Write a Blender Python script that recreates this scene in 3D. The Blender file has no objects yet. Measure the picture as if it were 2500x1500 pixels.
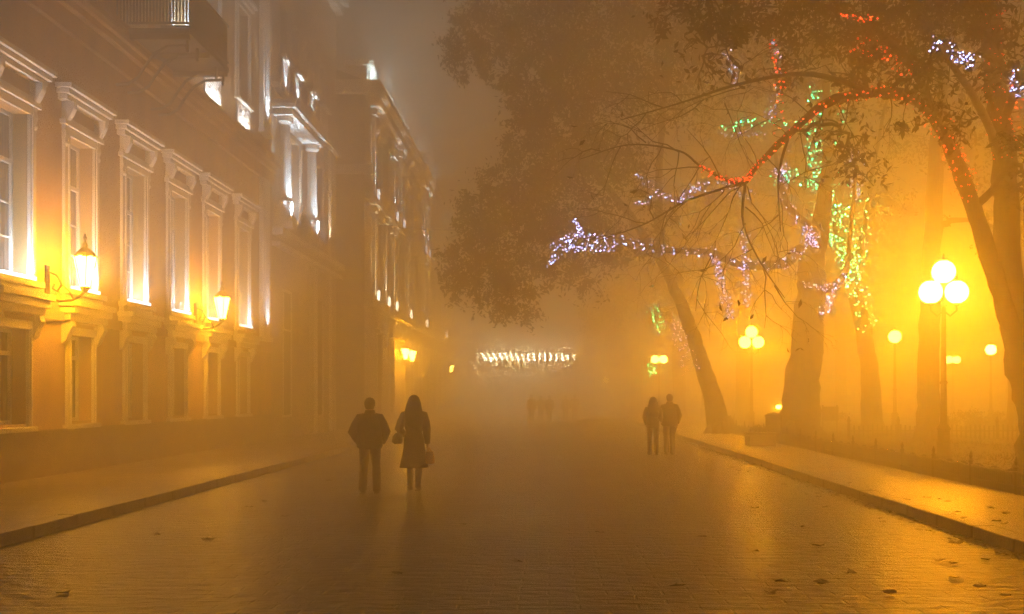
import bpy, bmesh, math, random
import numpy as np
from mathutils import Vector, Matrix
R = math.radians
random.seed(7)
rng = np.random.default_rng(7)
scene = bpy.context.scene
col = scene.collection
EYE, FPX, VX, VY = 1.75, 2600.0, 1333.0, 954.6

def at(x, y, Y):
    """world point seen at photo position (x, y) when it stands Y metres up the street"""
    return Vector(((x - VX) / FPX * Y, Y, EYE - (y - VY) / FPX * Y))

# ------------------------------------------------------------------ materials
def mat(name, color, rough=0.7, var=0.25, scale=3.0, bump=0.0, bscale=20.0, spec=0.4, metal=0.0, detail=5.0, zs=1.0):
    m = bpy.data.materials.new(name); m.use_nodes = True
    nt = m.node_tree; n = nt.nodes; l = nt.links
    b = n['Principled BSDF']
    b.inputs['Roughness'].default_value = rough
    b.inputs['Metallic'].default_value = metal
    b.inputs['Specular IOR Level'].default_value = spec
    tc = n.new('ShaderNodeTexCoord')
    no = n.new('ShaderNodeTexNoise'); no.inputs['Scale'].default_value = scale; no.inputs['Detail'].default_value = detail
    mp = n.new('ShaderNodeMapping'); mp.inputs['Scale'].default_value = (1, 1, zs); l.new(tc.outputs['Object'], mp.inputs['Vector'])
    l.new(mp.outputs['Vector'], no.inputs['Vector'])
    cr = n.new('ShaderNodeValToRGB')
    c = Vector(color)
    cr.color_ramp.elements[0].position = 0.3; cr.color_ramp.elements[1].position = 0.72
    cr.color_ramp.elements[0].color = (*(c * (1 - var)), 1)
    cr.color_ramp.elements[1].color = (*[min(1, v) for v in c * (1 + var)], 1)
    l.new(no.outputs['Fac'], cr.inputs['Fac']); l.new(cr.outputs['Color'], b.inputs['Base Color'])
    if bump:
        n2 = n.new('ShaderNodeTexNoise'); n2.inputs['Scale'].default_value = bscale; n2.inputs['Detail'].default_value = 6
        l.new(mp.outputs['Vector'], n2.inputs['Vector'])
        bu = n.new('ShaderNodeBump'); bu.inputs['Strength'].default_value = bump; bu.inputs['Distance'].default_value = 0.03
        l.new(n2.outputs['Fac'], bu.inputs['Height']); l.new(bu.outputs['Normal'], b.inputs['Normal'])
    return m

def emit(name, color, strength):
    m = bpy.data.materials.new(name); m.use_nodes = True
    nt = m.node_tree; nt.nodes.clear()
    e = nt.nodes.new('ShaderNodeEmission'); o = nt.nodes.new('ShaderNodeOutputMaterial')
    e.inputs['Color'].default_value = (*color, 1); e.inputs['Strength'].default_value = strength
    nt.links.new(e.outputs[0], o.inputs['Surface'])
    m.cycles.emission_sampling = 'NONE'
    return m

def leaf_mat(name, c1, c2):
    m = bpy.data.materials.new(name); m.use_nodes = True
    nt = m.node_tree; n = nt.nodes; l = nt.links; n.clear()
    o = n.new('ShaderNodeOutputMaterial')
    g = n.new('ShaderNodeNewGeometry')
    cr = n.new('ShaderNodeValToRGB')
    cr.color_ramp.elements[0].color = (*c1, 1); cr.color_ramp.elements[1].color = (*c2, 1)
    l.new(g.outputs['Random Per Island'], cr.inputs['Fac'])
    d = n.new('ShaderNodeBsdfDiffuse'); t = n.new('ShaderNodeBsdfTranslucent'); mx = n.new('ShaderNodeMixShader')
    mx.inputs[0].default_value = 0.35
    l.new(cr.outputs['Color'], d.inputs['Color']); l.new(cr.outputs['Color'], t.inputs['Color'])
    l.new(d.outputs[0], mx.inputs[1]); l.new(t.outputs[0], mx.inputs[2]); l.new(mx.outputs[0], o.inputs['Surface'])
    return m

def paving(name, color, bw, bh, mortar, rough0, rough1, bump, rot=0.0, spec=0.5, stretch=(1, 1), mort=0.45):
    m = bpy.data.materials.new(name); m.use_nodes = True
    nt = m.node_tree; n = nt.nodes; l = nt.links; b = n['Principled BSDF']
    b.inputs['Specular IOR Level'].default_value = spec
    tc = n.new('ShaderNodeTexCoord')
    mp = n.new('ShaderNodeMapping'); mp.inputs['Rotation'].default_value = (0, 0, rot)
    l.new(tc.outputs['Object'], mp.inputs['Vector'])
    wob = n.new('ShaderNodeTexNoise'); wob.inputs['Scale'].default_value = 1.3
    l.new(mp.outputs['Vector'], wob.inputs['Vector'])
    va = n.new('ShaderNodeVectorMath'); va.operation = 'MULTIPLY_ADD'
    va.inputs[1].default_value = (0.06, 0.06, 0); l.new(wob.outputs['Color'], va.inputs[0]); l.new(mp.outputs['Vector'], va.inputs[2])
    br = n.new('ShaderNodeTexBrick')
    br.inputs['Scale'].default_value = 1.0; br.inputs['Brick Width'].default_value = bw; br.inputs['Row Height'].default_value = bh
    br.inputs['Mortar Size'].default_value = mortar; br.inputs['Mortar Smooth'].default_value = 0.6; br.inputs['Bias'].default_value = -0.1
    c = Vector(color)
    br.inputs['Color1'].default_value = (*(c * 0.75), 1); br.inputs['Color2'].default_value = (*(c * 1.3), 1)
    br.inputs['Mortar'].default_value = (*(c * mort), 1)
    l.new(va.outputs['Vector'], br.inputs['Vector'])
    st = n.new('ShaderNodeTexNoise'); st.inputs['Scale'].default_value = 0.55; st.inputs['Detail'].default_value = 6
    l.new(tc.outputs['Object'], st.inputs['Vector'])
    cr = n.new('ShaderNodeValToRGB')
    cr.color_ramp.elements[0].position = 0.32; cr.color_ramp.elements[1].position = 0.7
    cr.color_ramp.elements[0].color = (0.62, 0.62, 0.62, 1); cr.color_ramp.elements[1].color = (1.15, 1.12, 1.08, 1)
    l.new(st.outputs['Fac'], cr.inputs['Fac'])
    mx = n.new('ShaderNodeMix'); mx.data_type = 'RGBA'; mx.blend_type = 'MULTIPLY'; mx.inputs[0].default_value = 1
    l.new(br.outputs['Color'], mx.inputs[6]); l.new(cr.outputs['Color'], mx.inputs[7]); l.new(mx.outputs[2], b.inputs['Base Color'])
    mr = n.new('ShaderNodeMapRange'); mr.inputs['From Min'].default_value = 0.3; mr.inputs['From Max'].default_value = 0.7
    mr.inputs['To Min'].default_value = rough0; mr.inputs['To Max'].default_value = rough1
    l.new(st.outputs['Fac'], mr.inputs['Value']); l.new(mr.outputs[0], b.inputs['Roughness'])
    fine = n.new('ShaderNodeTexNoise'); fine.inputs['Scale'].default_value = 9 if stretch[0] == 1 else 1.6; fine.inputs['Detail'].default_value = 8
    mp2 = n.new('ShaderNodeMapping'); mp2.inputs['Scale'].default_value = (stretch[0], stretch[1], 1)
    l.new(tc.outputs['Object'], mp2.inputs['Vector']); l.new(mp2.outputs['Vector'], fine.inputs['Vector'])
    ma = n.new('ShaderNodeMath'); ma.operation = 'MULTIPLY_ADD'; ma.inputs[1].default_value = 1.1 if stretch[0] == 1 else 7.0
    l.new(fine.outputs['Fac'], ma.inputs[0])
    inv = n.new('ShaderNodeMath'); inv.operation = 'SUBTRACT'; inv.inputs[0].default_value = 1.0
    l.new(br.outputs['Fac'], inv.inputs[1]); l.new(inv.outputs[0], ma.inputs[2])
    bu = n.new('ShaderNodeBump'); bu.inputs['Strength'].default_value = bump; bu.inputs['Distance'].default_value = 0.014
    l.new(ma.outputs[0], bu.inputs['Height']); l.new(bu.outputs['Normal'], b.inputs['Normal'])
    return m

M = {}
M['road'] = paving('wet_setts', (0.078, 0.06, 0.037), 0.5, 0.21, 0.016, 0.29, 0.4, 0.85, spec=0.42, stretch=(2.4, 4.6), mort=0.5)
M['pavement'] = paving('wet_slabs', (0.19, 0.145, 0.085), 0.6, 0.4, 0.012, 0.32, 0.5, 0.5)
M['kerb'] = mat('kerb_stone', (0.17, 0.135, 0.085), 0.45, 0.3, 6, 0.4, 30)
M['soil'] = mat('park_soil', (0.075, 0.055, 0.03), 0.9, 0.5, 4, 0.9, 14)
M['far'] = mat('far_ground', (0.08, 0.07, 0.055), 0.7, 0.3, 0.4)
M['stucco'] = mat('ochre_stucco', (0.42, 0.275, 0.115), 0.85, 0.34, 1.1, 0.3, 25, detail=9, zs=.35)
M['stucco2'] = mat('grey_stucco', (0.36, 0.30, 0.22), 0.85, 0.14, 0.9, 0.25, 25)
M['trim'] = mat('white_plaster', (0.74, 0.71, 0.64), 0.7, 0.1, 2.5, 0.15, 30)
M['plinth'] = mat('plinth_stone', (0.26, 0.2, 0.13), 0.7, 0.2, 2.0, 0.4, 14)
M['pane'] = mat('window_glass', (0.035, 0.035, 0.035), 0.08, 0.3, 1.0, spec=0.6)
def pane_mat():
    m = mat('window_glass', (0.035, 0.035, 0.035), 0.08, 0.3, 1.0, spec=0.6); nt = m.node_tree; n = nt.nodes; l = nt.links; b = n['Principled BSDF']
    tc = n.new('ShaderNodeTexCoord'); oi = n.new('ShaderNodeObjectInfo')
    mp = n.new('ShaderNodeVectorMath'); mp.operation = 'MULTIPLY_ADD'; mp.inputs[1].default_value = (1, 7, .25)
    l.new(tc.outputs['Object'], mp.inputs[0]); l.new(oi.outputs['Random'], mp.inputs[2])
    no = n.new('ShaderNodeTexNoise'); no.inputs['Scale'].default_value = 1.0; no.inputs['Detail'].default_value = 4; l.new(mp.outputs[0], no.inputs['Vector'])
    cr = n.new('ShaderNodeValToRGB'); cr.color_ramp.elements[0].position = .42; cr.color_ramp.elements[1].position = .66
    cr.color_ramp.elements[0].color = (.03, .03, .03, 1); cr.color_ramp.elements[1].color = (.30, .27, .22, 1)
    l.new(no.outputs['Fac'], cr.inputs['Fac']); l.new(cr.outputs['Color'], b.inputs['Base Color']); return m
M['pane'] = pane_mat()
M['iron'] = mat('black_iron', (0.025, 0.022, 0.018), 0.45, 0.3, 12, metal=0.3)
M['roof'] = mat('roof_metal', (0.09, 0.085, 0.08), 0.5, 0.2, 2)
M['bark'] = mat('tree_bark', (0.08, 0.056, 0.034), 0.9, 0.6, 7, 1.0, 16, zs=.22)
M['leaf'] = leaf_mat('autumn_leaf', (0.045, 0.040, 0.010), (0.12, 0.075, 0.018))
M['leaf2'] = leaf_mat('green_leaf', (0.035, 0.042, 0.012), (0.09, 0.075, 0.02))
M['litter'] = leaf_mat('leaf_litter', (0.07, 0.045, 0.015), (0.22, 0.13, 0.04))
M['deadleaf'] = mat('dead_leaf', (0.05, 0.028, 0.012), 0.7, 0.5, 30)
M['grass'] = leaf_mat('grass_blade', (0.03, 0.035, 0.01), (0.07, 0.07, 0.02))
M['skin'] = mat('skin', (0.5, 0.33, 0.24), 0.6, 0.08, 8)
M['hair'] = mat('dark_hair', (0.055, 0.035, 0.02), 0.55, 0.3, 40)
M['jacket'] = mat('olive_jacket', (0.13, 0.11, 0.06), 0.85, 0.25, 9, 0.4, 30)
M['coat'] = mat('dark_coat', (0.19, 0.14, 0.075), 0.85, 0.25, 9, 0.4, 30)
M['jeans'] = mat('brown_trousers', (0.11, 0.065, 0.04), 0.85, 0.25, 12, 0.3, 40)
M['shoe'] = mat('dark_leather', (0.02, 0.016, 0.012), 0.5, 0.2, 10)
M['yellow'] = mat('yellow_bag', (0.62, 0.36, 0.03), 0.6, 0.12, 6)
M['sodium_globe'] = emit('sodium_globe', (1.0, 0.42, 0.035), 90)
M['far_globe'] = emit('far_globe', (1.0, 0.5, 0.06), 160)
M['cool_lamp'] = emit('cool_lamp', (0.95, 0.97, 1.0), 5)
M['canopy_tube'] = emit('canopy_tube', (1.0, 0.93, 0.62), 260)
M['canopy_tube'].cycles.emission_sampling = 'AUTO'
M['faint_globe'] = emit('faint_globe', (1.0, 0.5, 0.06), 35)
M['warm_lamp'] = emit('warm_lamp', (1.0, 0.9, 0.65), 12)
for _n, _c, _s in (('white', (0.38, 0.48, 1.0), 17), ('green', (0.02, 1.0, 0.32), 40), ('red', (1.0, 0.03, 0.006), 10), ('lime', (0.06, 1.0, 0.16), 50), ('pink', (1.0, 0.6, 0.75), 10)):
    for _k in range(3): M['bulb_%s%d' % (_n, _k)] = emit('bulb_' + _n, _c, _s * (.35, 1, 2.6)[_k])
M['wire'] = mat('dark_wire', (0.02, 0.02, 0.018), 0.6, 0.2, 10)

# ------------------------------------------------------------------ mesh helpers
class MB:
    def __init__(s): s.v = []; s.f = []
    def add(s, vs, fs):
        o = len(s.v); s.v += [tuple(p) for p in vs]; s.f += [tuple(i + o for i in f) for f in fs]; return s
    def box(s, x0, x1, y0, y1, z0, z1):
        vs = [(x, y, z) for z in (z0, z1) for y in (y0, y1) for x in (x0, x1)]
        return s.add(vs, [(0, 2, 3, 1), (4, 5, 7, 6), (0, 1, 5, 4), (2, 6, 7, 3), (0, 4, 6, 2), (1, 3, 7, 5)])
    def quad(s, a, b, c, d): return s.add([a, b, c, d], [(0, 1, 2, 3)])
    def prism(s, poly, axis, a0, a1):
        """polygon in the plane across `axis`, pushed from a0 to a1"""
        def p(u, v, w): return {'x': (w, u, v), 'y': (u, w, v), 'z': (u, v, w)}[axis]
        n = len(poly)
        vs = [p(u, v, a0) for u, v in poly] + [p(u, v, a1) for u, v in poly]
        fs = [tuple(range(n))[::-1], tuple(range(n, 2 * n))] + [(i, (i + 1) % n, n + (i + 1) % n, n + i) for i in range(n)]
        return s.add(vs, fs)
    def tube(s, pts, rad, seg=6, cap=True):
        pts = [Vector(p) for p in pts]; n = len(pts)
        if not hasattr(rad, '__len__'): rad = [rad] * n
        t0 = (pts[1] - pts[0]).normalized()
        u = t0.orthogonal().normalized(); vs = []
        for i, p in enumerate(pts):
            t = (pts[min(i + 1, n - 1)] - pts[max(i - 1, 0)])
            t = t.normalized() if t.length > 1e-9 else t0
            u = u - t * u.dot(t); u = u.normalized() if u.length > 1e-6 else t.orthogonal().normalized()
            w = t.cross(u)
            for k in range(seg):
                a = 2 * math.pi * k / seg
                vs.append(p + (u * math.cos(a) + w * math.sin(a)) * rad[i])
        fs = [(i * seg + k, i * seg + (k + 1) % seg, (i + 1) * seg + (k + 1) % seg, (i + 1) * seg + k) for i in range(n - 1) for k in range(seg)]
        if cap: fs += [tuple(range(seg))[::-1], tuple(range((n - 1) * seg, n * seg))]
        return s.add(vs, fs)
    def lathe(s, prof, c=(0, 0, 0), seg=14):
        vs = [(c[0] + r * math.cos(2 * math.pi * k / seg), c[1] + r * math.sin(2 * math.pi * k / seg), c[2] + z) for r, z in prof for k in range(seg)]
        n = len(prof)
        fs = [(i * seg + k, i * seg + (k + 1) % seg, (i + 1) * seg + (k + 1) % seg, (i + 1) * seg + k) for i in range(n - 1) for k in range(seg)]
        fs += [tuple(range(seg))[::-1], tuple(range((n - 1) * seg, n * seg))]
        return s.add(vs, fs)
    def rings(s, rs, seg=20):
        """rings of (cx, cy, z, rx, ry): a lofted body of cloth"""
        return s.add([(cx + rx * math.cos(2 * math.pi * k / seg), cy + ry * math.sin(2 * math.pi * k / seg), z) for cx, cy, z, rx, ry in rs for k in range(seg)],
                     [(i * seg + k, i * seg + (k + 1) % seg, (i + 1) * seg + (k + 1) % seg, (i + 1) * seg + k) for i in range(len(rs) - 1) for k in range(seg)]
                     + [tuple(range(seg))[::-1], tuple(range((len(rs) - 1) * seg, len(rs) * seg))])
    def ball(s, c, r, seg=12, sx=1, sy=1, sz=1):
        n = max(4, seg // 2)
        prof = [(math.sin(math.pi * i / n) * r, -math.cos(math.pi * i / n) * r) for i in range(n + 1)]
        prof[0] = (1e-4, -r); prof[-1] = (1e-4, r)
        o = len(s.v); s.lathe(prof, (0, 0, 0), seg)
        s.v[o:] = [(c[0] + x * sx, c[1] + y * sy, c[2] + z * sz) for x, y, z in s.v[o:]]
        return s
    def build(s, name, m, parent=None, off=None, smooth=False, bevel=0.0):
        me = bpy.data.meshes.new(name)
        o = Vector((0, 0, 0)) if off is None else Vector(off)
        me.from_pydata([(x - o.x, y - o.y, z - o.z) for x, y, z in s.v], [], s.f)
        me.update()
        if smooth: me.polygons.foreach_set('use_smooth', [True] * len(me.polygons))
        me.materials.append(m)
        ob = bpy.data.objects.new(name, me); col.objects.link(ob)
        if parent is not None: ob.parent = parent
        if bevel:
            b = ob.modifiers.new('bevel', 'BEVEL'); b.width = bevel; b.segments = 2; b.limit_method = 'ANGLE'
        return ob

def tag(o, label=None, cat=None, group=None, kind=None):
    if label: o['label'] = label
    if cat: o['category'] = cat
    if group: o['group'] = group
    if kind: o['kind'] = kind
    return o
def empty(name, loc, rz=0.0):
    o = bpy.data.objects.new(name, None); o.empty_display_size = 0.2
    o.location = loc; o.rotation_euler = (0, 0, rz); col.objects.link(o); return o
def copy_tree(o, parent=None):
    c = o.copy(); col.objects.link(c)
    if parent is not None: c.parent = parent
    for ch in [x for x in kids.get(o.name, [])]:
        copy_tree(ch, c)
    return c
kids = {}
def note_kids():
    kids.clear()
    for o in bpy.data.objects:
        if o.parent is not None: kids.setdefault(o.parent.name, []).append(o)

# ------------------------------------------------------------------ lights
def point(loc, power, color, radius=0.18):
    power *= LAMP
    L = bpy.data.lights.new('lamp_light', 'POINT'); L.energy = power; L.color = color; L.shadow_soft_size = radius
    o = bpy.data.objects.new('lamp_light', L); o.location = loc; col.objects.link(o); return o
def spot(loc, to, power, color, ang=70, blend=0.6, radius=0.05):
    L = bpy.data.lights.new('spot_light', 'SPOT'); L.energy = power; L.color = color; L.spot_size = R(ang); L.spot_blend = blend; L.shadow_soft_size = radius
    o = bpy.data.objects.new('spot_light', L); o.location = loc
    o.rotation_euler = (Vector(to) - Vector(loc)).to_track_quat('-Z', 'Y').to_euler(); col.objects.link(o); return o
def area(loc, to, power, color, sx, sy):
    L = bpy.data.lights.new('wash_light', 'AREA'); L.energy = power; L.color = color; L.shape = 'RECTANGLE'; L.size = sx; L.size_y = sy
    o = bpy.data.objects.new('wash_light', L); o.location = loc
    o.rotation_euler = (Vector(to) - Vector(loc)).to_track_quat('-Z', 'Y').to_euler(); col.objects.link(o); return o
LAMP = 8.4
SOD = (1.0, 0.328, 0.0)
SODW = (1.0, 0.375, 0.0)
COOL = (0.60, 0.80, 1.0)

# ------------------------------------------------------------------ ground
KL, KR, WALLX, FENX = -6.34, 5.14, -10.0, 7.55
g = MB(); g.quad((-130, -40, -0.02), (130, -40, -0.02), (130, 230, -0.02), (-130, 230, -0.02))
tag(g.build('ground', M['far']), kind='structure')
g = MB(); g.quad((KL - .05, -12, 0), (KR + .05, -12, 0), (KR + .05, 200, 0), (KL - .05, 200, 0))
tag(g.build('road', M['road']), kind='structure')
g = MB(); g.box(WALLX - 1.5, KL - .28, -12, 200, -.015, .15)
tag(g.build('left_pavement', M['pavement']), kind='structure')
g = MB(); g.box(KR + .28, FENX - .1, -12, 200, -.015, .15)
tag(g.build('right_pavement', M['pavement']), kind='structure')
for nm, x0, x1 in (('left_kerb', KL - .28, KL), ('right_kerb', KR, KR + .28)):
    g = MB(); y = -12.0
    while y < 120:
        g.box(x0, x1, y, y + 1.17, -.012, .156 + random.uniform(-.004, .004)); y += 1.2
    tag(g.build(nm, M['kerb'], bevel=.018), kind='structure')
g = MB(); nx, ny = 40, 120
gx = [FENX - .1 + (60 - FENX) * (i / nx) ** 1.6 for i in range(nx + 1)]; gy = [-12 + 152 * j / ny for j in range(ny + 1)]
vs = [(x, y, .12 + (0.16 * math.sin(x * .7 + y * .31) * math.sin(y * .43 - x * .2) + .12) * min(1, max(0, (x - FENX - .3) / 3))) for y in gy for x in gx]
fs = [(j * (nx + 1) + i, j * (nx + 1) + i + 1, (j + 1) * (nx + 1) + i + 1, (j + 1) * (nx + 1) + i) for j in range(ny) for i in range(nx)]
g.add(vs, fs); tag(g.build('park_ground', M['soil'], smooth=True), kind='structure')
def park_z(x, y): return .12 + (0.16 * math.sin(x * .7 + y * .31) * math.sin(y * .43 - x * .2) + .12) * min(1, max(0, (x - FENX - .3) / 3))

def blades(name, m, n, fx, size, up):
    """n small leaf faces from fx() -> (x, y, z)"""
    P = np.array([fx() for _ in range(n)])
    return leaf_faces(name, m, P, size, up)
def leaf_faces(name, m, P, size, flat=0.0, droop=0.35, aspect=0.42, parent=None, off=(0, 0, 0)):
    n = len(P)
    d = rng.normal(size=(n, 3)); d[:, 2] = d[:, 2] * (1 - flat) - droop
    if flat > .9: d[:, 2] = rng.normal(size=n) * .12
    d /= np.linalg.norm(d, axis=1, keepdims=True)
    q = rng.normal(size=(n, 3))
    if flat > .9: q[:, 2] *= .15
    s = np.cross(d, q); s /= np.linalg.norm(s, axis=1, keepdims=True) + 1e-9
    if flat > .9:
        s = np.stack([-d[:, 1], d[:, 0], rng.normal(size=n) * .15], 1); s /= np.linalg.norm(s, axis=1, keepdims=True)
    nn = np.cross(d, s)
    L = (size * rng.uniform(.6, 1.25, size=(n, 1))); W = L * aspect * .5
    V = np.empty((n, 4, 3))
    V[:, 0] = P; V[:, 1] = P + d * L * .5 + s * W + nn * L * .1; V[:, 2] = P + d * L; V[:, 3] = P + d * L * .5 - s * W + nn * L * .1
    V = V.reshape(-1, 3) - np.array(off)
    me = bpy.data.meshes.new(name)
    me.vertices.add(4 * n); me.vertices.foreach_set('co', V.ravel())
    me.loops.add(4 * n); me.loops.foreach_set('vertex_index', np.arange(4 * n))
    me.polygons.add(n); me.polygons.foreach_set('loop_start', np.arange(0, 4 * n, 4))
    me.update(calc_edges=True); me.materials.append(m)
    ob = bpy.data.objects.new(name, me); col.objects.link(ob)
    if parent is not None: ob.parent = parent
    return ob
def park_pt():
    y = 13 + 45 * random.random() ** 1.5; x = FENX + .3 + (y * .42 - 2) * random.random() ** 1.1 + random.random()
    return (x, y, park_z(x, y) + .012)
tag(blades('leaf_litter', M['litter'], 9000, park_pt, .13, .95), kind='stuff')
def grass_pt():
    x, y, z = park_pt(); return (x, y, z - .01)
P = np.array([grass_pt() for _ in range(16000)])
gr = leaf_faces('grass', M['grass'], P, .14, 0.0, -1.2, .12); tag(gr, kind='stuff')
def gutter_pt():
    s = random.random()
    y = 9 + 40 * random.random() ** 1.4
    return (KR - abs(random.gauss(0, .12)) - .03, y, .012)
tag(blades('gutter_litter', M['deadleaf'], 900, gutter_pt, .1, .95), kind='stuff')

# ------------------------------------------------------------------ buildings
def facade(x, y0, y1, z0, z1, ops, deep):
    """wall plane at x facing +x with real openings (y0,y1,z0,z1) and reveals"""
    b = MB()
    ys = sorted({y0, y1, *[o[0] for o in ops], *[o[1] for o in ops]}); zs = sorted({z0, z1, *[o[2] for o in ops], *[o[3] for o in ops]})
    for i in range(len(ys) - 1):
        for j in range(len(zs) - 1):
            cy, cz = (ys[i] + ys[i + 1]) / 2, (zs[j] + zs[j + 1]) / 2
            if any(o[0] < cy < o[1] and o[2] < cz < o[3] for o in ops): continue
            b.quad((x, ys[i], zs[j]), (x, ys[i + 1], zs[j]), (x, ys[i + 1], zs[j + 1]), (x, ys[i], zs[j + 1]))
    for a0, a1, c0, c1 in ops:
        X = x - deep
        b.quad((x, a0, c0), (x, a0, c1), (X, a0, c1), (X, a0, c0)); b.quad((x, a1, c0), (X, a1, c0), (X, a1, c1), (x, a1, c1))
        b.quad((x, a0, c1), (x, a1, c1), (X, a1, c1), (X, a0, c1)); b.quad((x, a0, c0), (X, a0, c0), (X, a1, c0), (x, a1, c0))
    return b

def shell(b, x, xb, y0, y1, z0, z1):
    b.quad((x, y0, z0), (x, y0, z1), (xb, y0, z1), (xb, y0, z0)); b.quad((x, y1, z0), (xb, y1, z0), (xb, y1, z1), (x, y1, z1))
    b.quad((xb, y0, z0), (xb, y0, z1), (xb, y1, z1), (xb, y1, z0)); b.quad((x, y0, z1), (x, y1, z1), (xb, y1, z1), (xb, y0, z1))

# window prototypes in local axes: x out of the wall, y along it, z up from the sill
def window_parts(parent, w, h, deep, transom, style, casing=.24):
    c = MB()
    hw = w / 2
    c.box(.002, .07, -hw - casing, -hw, -.05, h); c.box(.002, .07, hw, hw + casing, -.05, h)
    c.box(.07, .1, -hw - casing * .45, -hw - casing * .2, -.05, h); c.box(.07, .1, hw + casing * .2, hw + casing * .45, -.05, h)
    c.box(.002, .075, -hw - casing, hw + casing, h, h + .16)
    root = c.build('window', M['trim'], parent, bevel=.008)
    s = MB(); X0, X1 = -deep + .02, -deep + .08
    s.box(X0, X1, -hw, -hw + .07, 0, h); s.box(X0, X1, hw - .07, hw, 0, h); s.box(X0, X1, -hw + .07, hw - .07, 0, .07); s.box(X0, X1, -hw + .07, hw - .07, h - .07, h)
    s.box(X0 + .001, X1 + .02, -hw + .07, hw - .07, transom, transom + .08)
    s.box(X0 + .002, X1 + .01, -.035, .035, .07, transom); s.box(X0 + .002, X1, -.02, .02, transom + .08, h - .07)
    if style != 'ground':
        for q in (.3, .6): s.box(X0 + .003, X1 - .02, -hw + .07, -.035, transom * q + .1, transom * q + .13); s.box(X0 + .003, X1 - .02, .035, hw - .07, transom * q + .1, transom * q + .13)
    s.build('sash', M['trim'], root)
    p = MB(); p.box(-deep - .02, -deep + .03, -hw, hw, 0, h); p.build('pane', M['pane'], root)
    if style == 'grand':
        k = MB()
        # cornice hood: three stepped mouldings, brackets, lintel
        T = h + .95; W = 1.15
        k.box(.002, .34, -W, W, T - .1, T); k.box(.002, .27, -W + .06, W - .06, T - .2, T - .1); k.box(.002, .2, -W + .12, W - .12, T - .31, T - .2)
        k.box(.002, .13, -W + .2, W - .2, h + .165, h + .27); k.box(.002, .1, -W + .26, W - .26, h + .27, h + .34)
        for sy in (-1, 1):
            prof = [(.003, T - .31), (.26, T - .31), (.25, T - .45), (.19, T - .58), (.11, T - .72), (.08, T - .86), (.1, T - .98), (.07, T - 1.08), (.003, T - 1.1)]
            y0 = sy * (hw + casing + .02)
            k.prism(prof, 'y', min(y0, y0 - sy * .17), max(y0, y0 - sy * .17))
            k.ball((.06, y0 - sy * .085, T - 1.16), .065, 8)
        k.build('hood', M['trim'], root, bevel=.01)
        l = MB()
        l.box(.002, .2, -hw - casing - .1, hw + casing + .1, -.17, -.055); l.box(.002, .38, -1.0, 1.0, -.42, -.3); l.box(.002, .31, -.96, .96, -.56, -.42); l.box(.002, .22, -.93, .93, -.7, -.56)
        l.box(.002, .12, -.9, .9, -.3, -.17)
        l.build('sill', M['trim'], root, bevel=.01)
        u = MB(); u.box(.07, .18, -hw - .02, hw + .02, -.05, .015); u.build('linear_uplight', M['cool_lamp'], root)
    elif style == 'upper':
        k = MB(); k.box(.002, .25, -1, 1, h + .3, h + .42); k.box(.002, .16, -.92, .92, h + .17, h + .3); k.build('hood', M['trim'], root, bevel=.01)
        l = MB(); l.box(.002, .16, -hw - .3, hw + .3, -.14, -.055); l.box(.002, .06, -hw - .15, hw + .15, -.9, -.14); l.build('apron', M['trim'], root, bevel=.01)
    elif style == 'ground':
        l = MB(); l.box(.002, .12, -hw - .26, hw + .26, -.15, -.055); l.build('sill', M['trim'], root, bevel=.01)
    return root

def copy_part(o, parent, loc):
    c = copy_tree(o, parent); c.location = loc; return c

B1Y0, B1Y1 = 9.0, 38.4
WY = [11.2, 14.1, 17.0, 19.9, 22.8, 25.75, 28.7, 31.6, 34.75]
ops = []
for y in WY:
    ops += [(y - .6, y + .6, 3.98, 7.1), (y - .6, y + .6, 11.25, 14.2), (y - .55, y + .55, 1.2, 3.0), (y - .6, y + .6, 16, 18.3)]
hotel = tag(empty('hotel_building', (WALLX, B1Y0, 0)), 'ochre hotel facade with white hooded windows and an iron balcony, nearest the camera', 'building', 'buildings along the left side of the street')
O = hotel.location
w = facade(WALLX, B1Y0, B1Y1, -.02, 20.5, ops, .34); shell(w, WALLX, -24, B1Y0, B1Y1, -.02, 20.5)
w.build('wall', M['stucco'], hotel, O)
b = MB(); b.box(WALLX + .002, WALLX + .07, B1Y0, B1Y1, .14, 1.0); b.box(WALLX + .002, WALLX + .11, B1Y0, B1Y1, 1.0, 1.07); b.build('plinth', M['plinth'], hotel, O)
b = MB()
b.box(WALLX + .002, WALLX + .36, B1Y0, B1Y1 - .1, 9.78, 9.92); b.box(WALLX + .002, WALLX + .26, B1Y0, B1Y1 - .1, 9.62, 9.78); b.box(WALLX + .002, WALLX + .12, B1Y0, B1Y1 - .1, 9.2, 9.62)
b.box(WALLX + .002, WALLX + .3, B1Y0, B1Y1 - .1, 10.1, 10.22); b.box(WALLX + .002, WALLX + .1, B1Y0, B1Y1 - .1, 9.921, 10.1)
b.box(WALLX + .002, WALLX + .09, B1Y0, B1Y1 - .3, 3.25, 3.45)
b.build('string_course', M['stucco'], hotel, O, bevel=.01)
b = MB(); b.box(WALLX + .002, WALLX + .7, B1Y0, B1Y1, 20.1, 20.5); b.box(WALLX + .002, WALLX + .45, B1Y0, B1Y1, 19.7, 20.1); b.build('cornice', M['trim'], hotel, O, bevel=.01)
b = MB(); b.prism([(WALLX + .6, 20.5), (-17, 23.0), (-24, 20.5)], 'y', B1Y0, B1Y1); b.build('roof', M['roof'], hotel, O)
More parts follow.
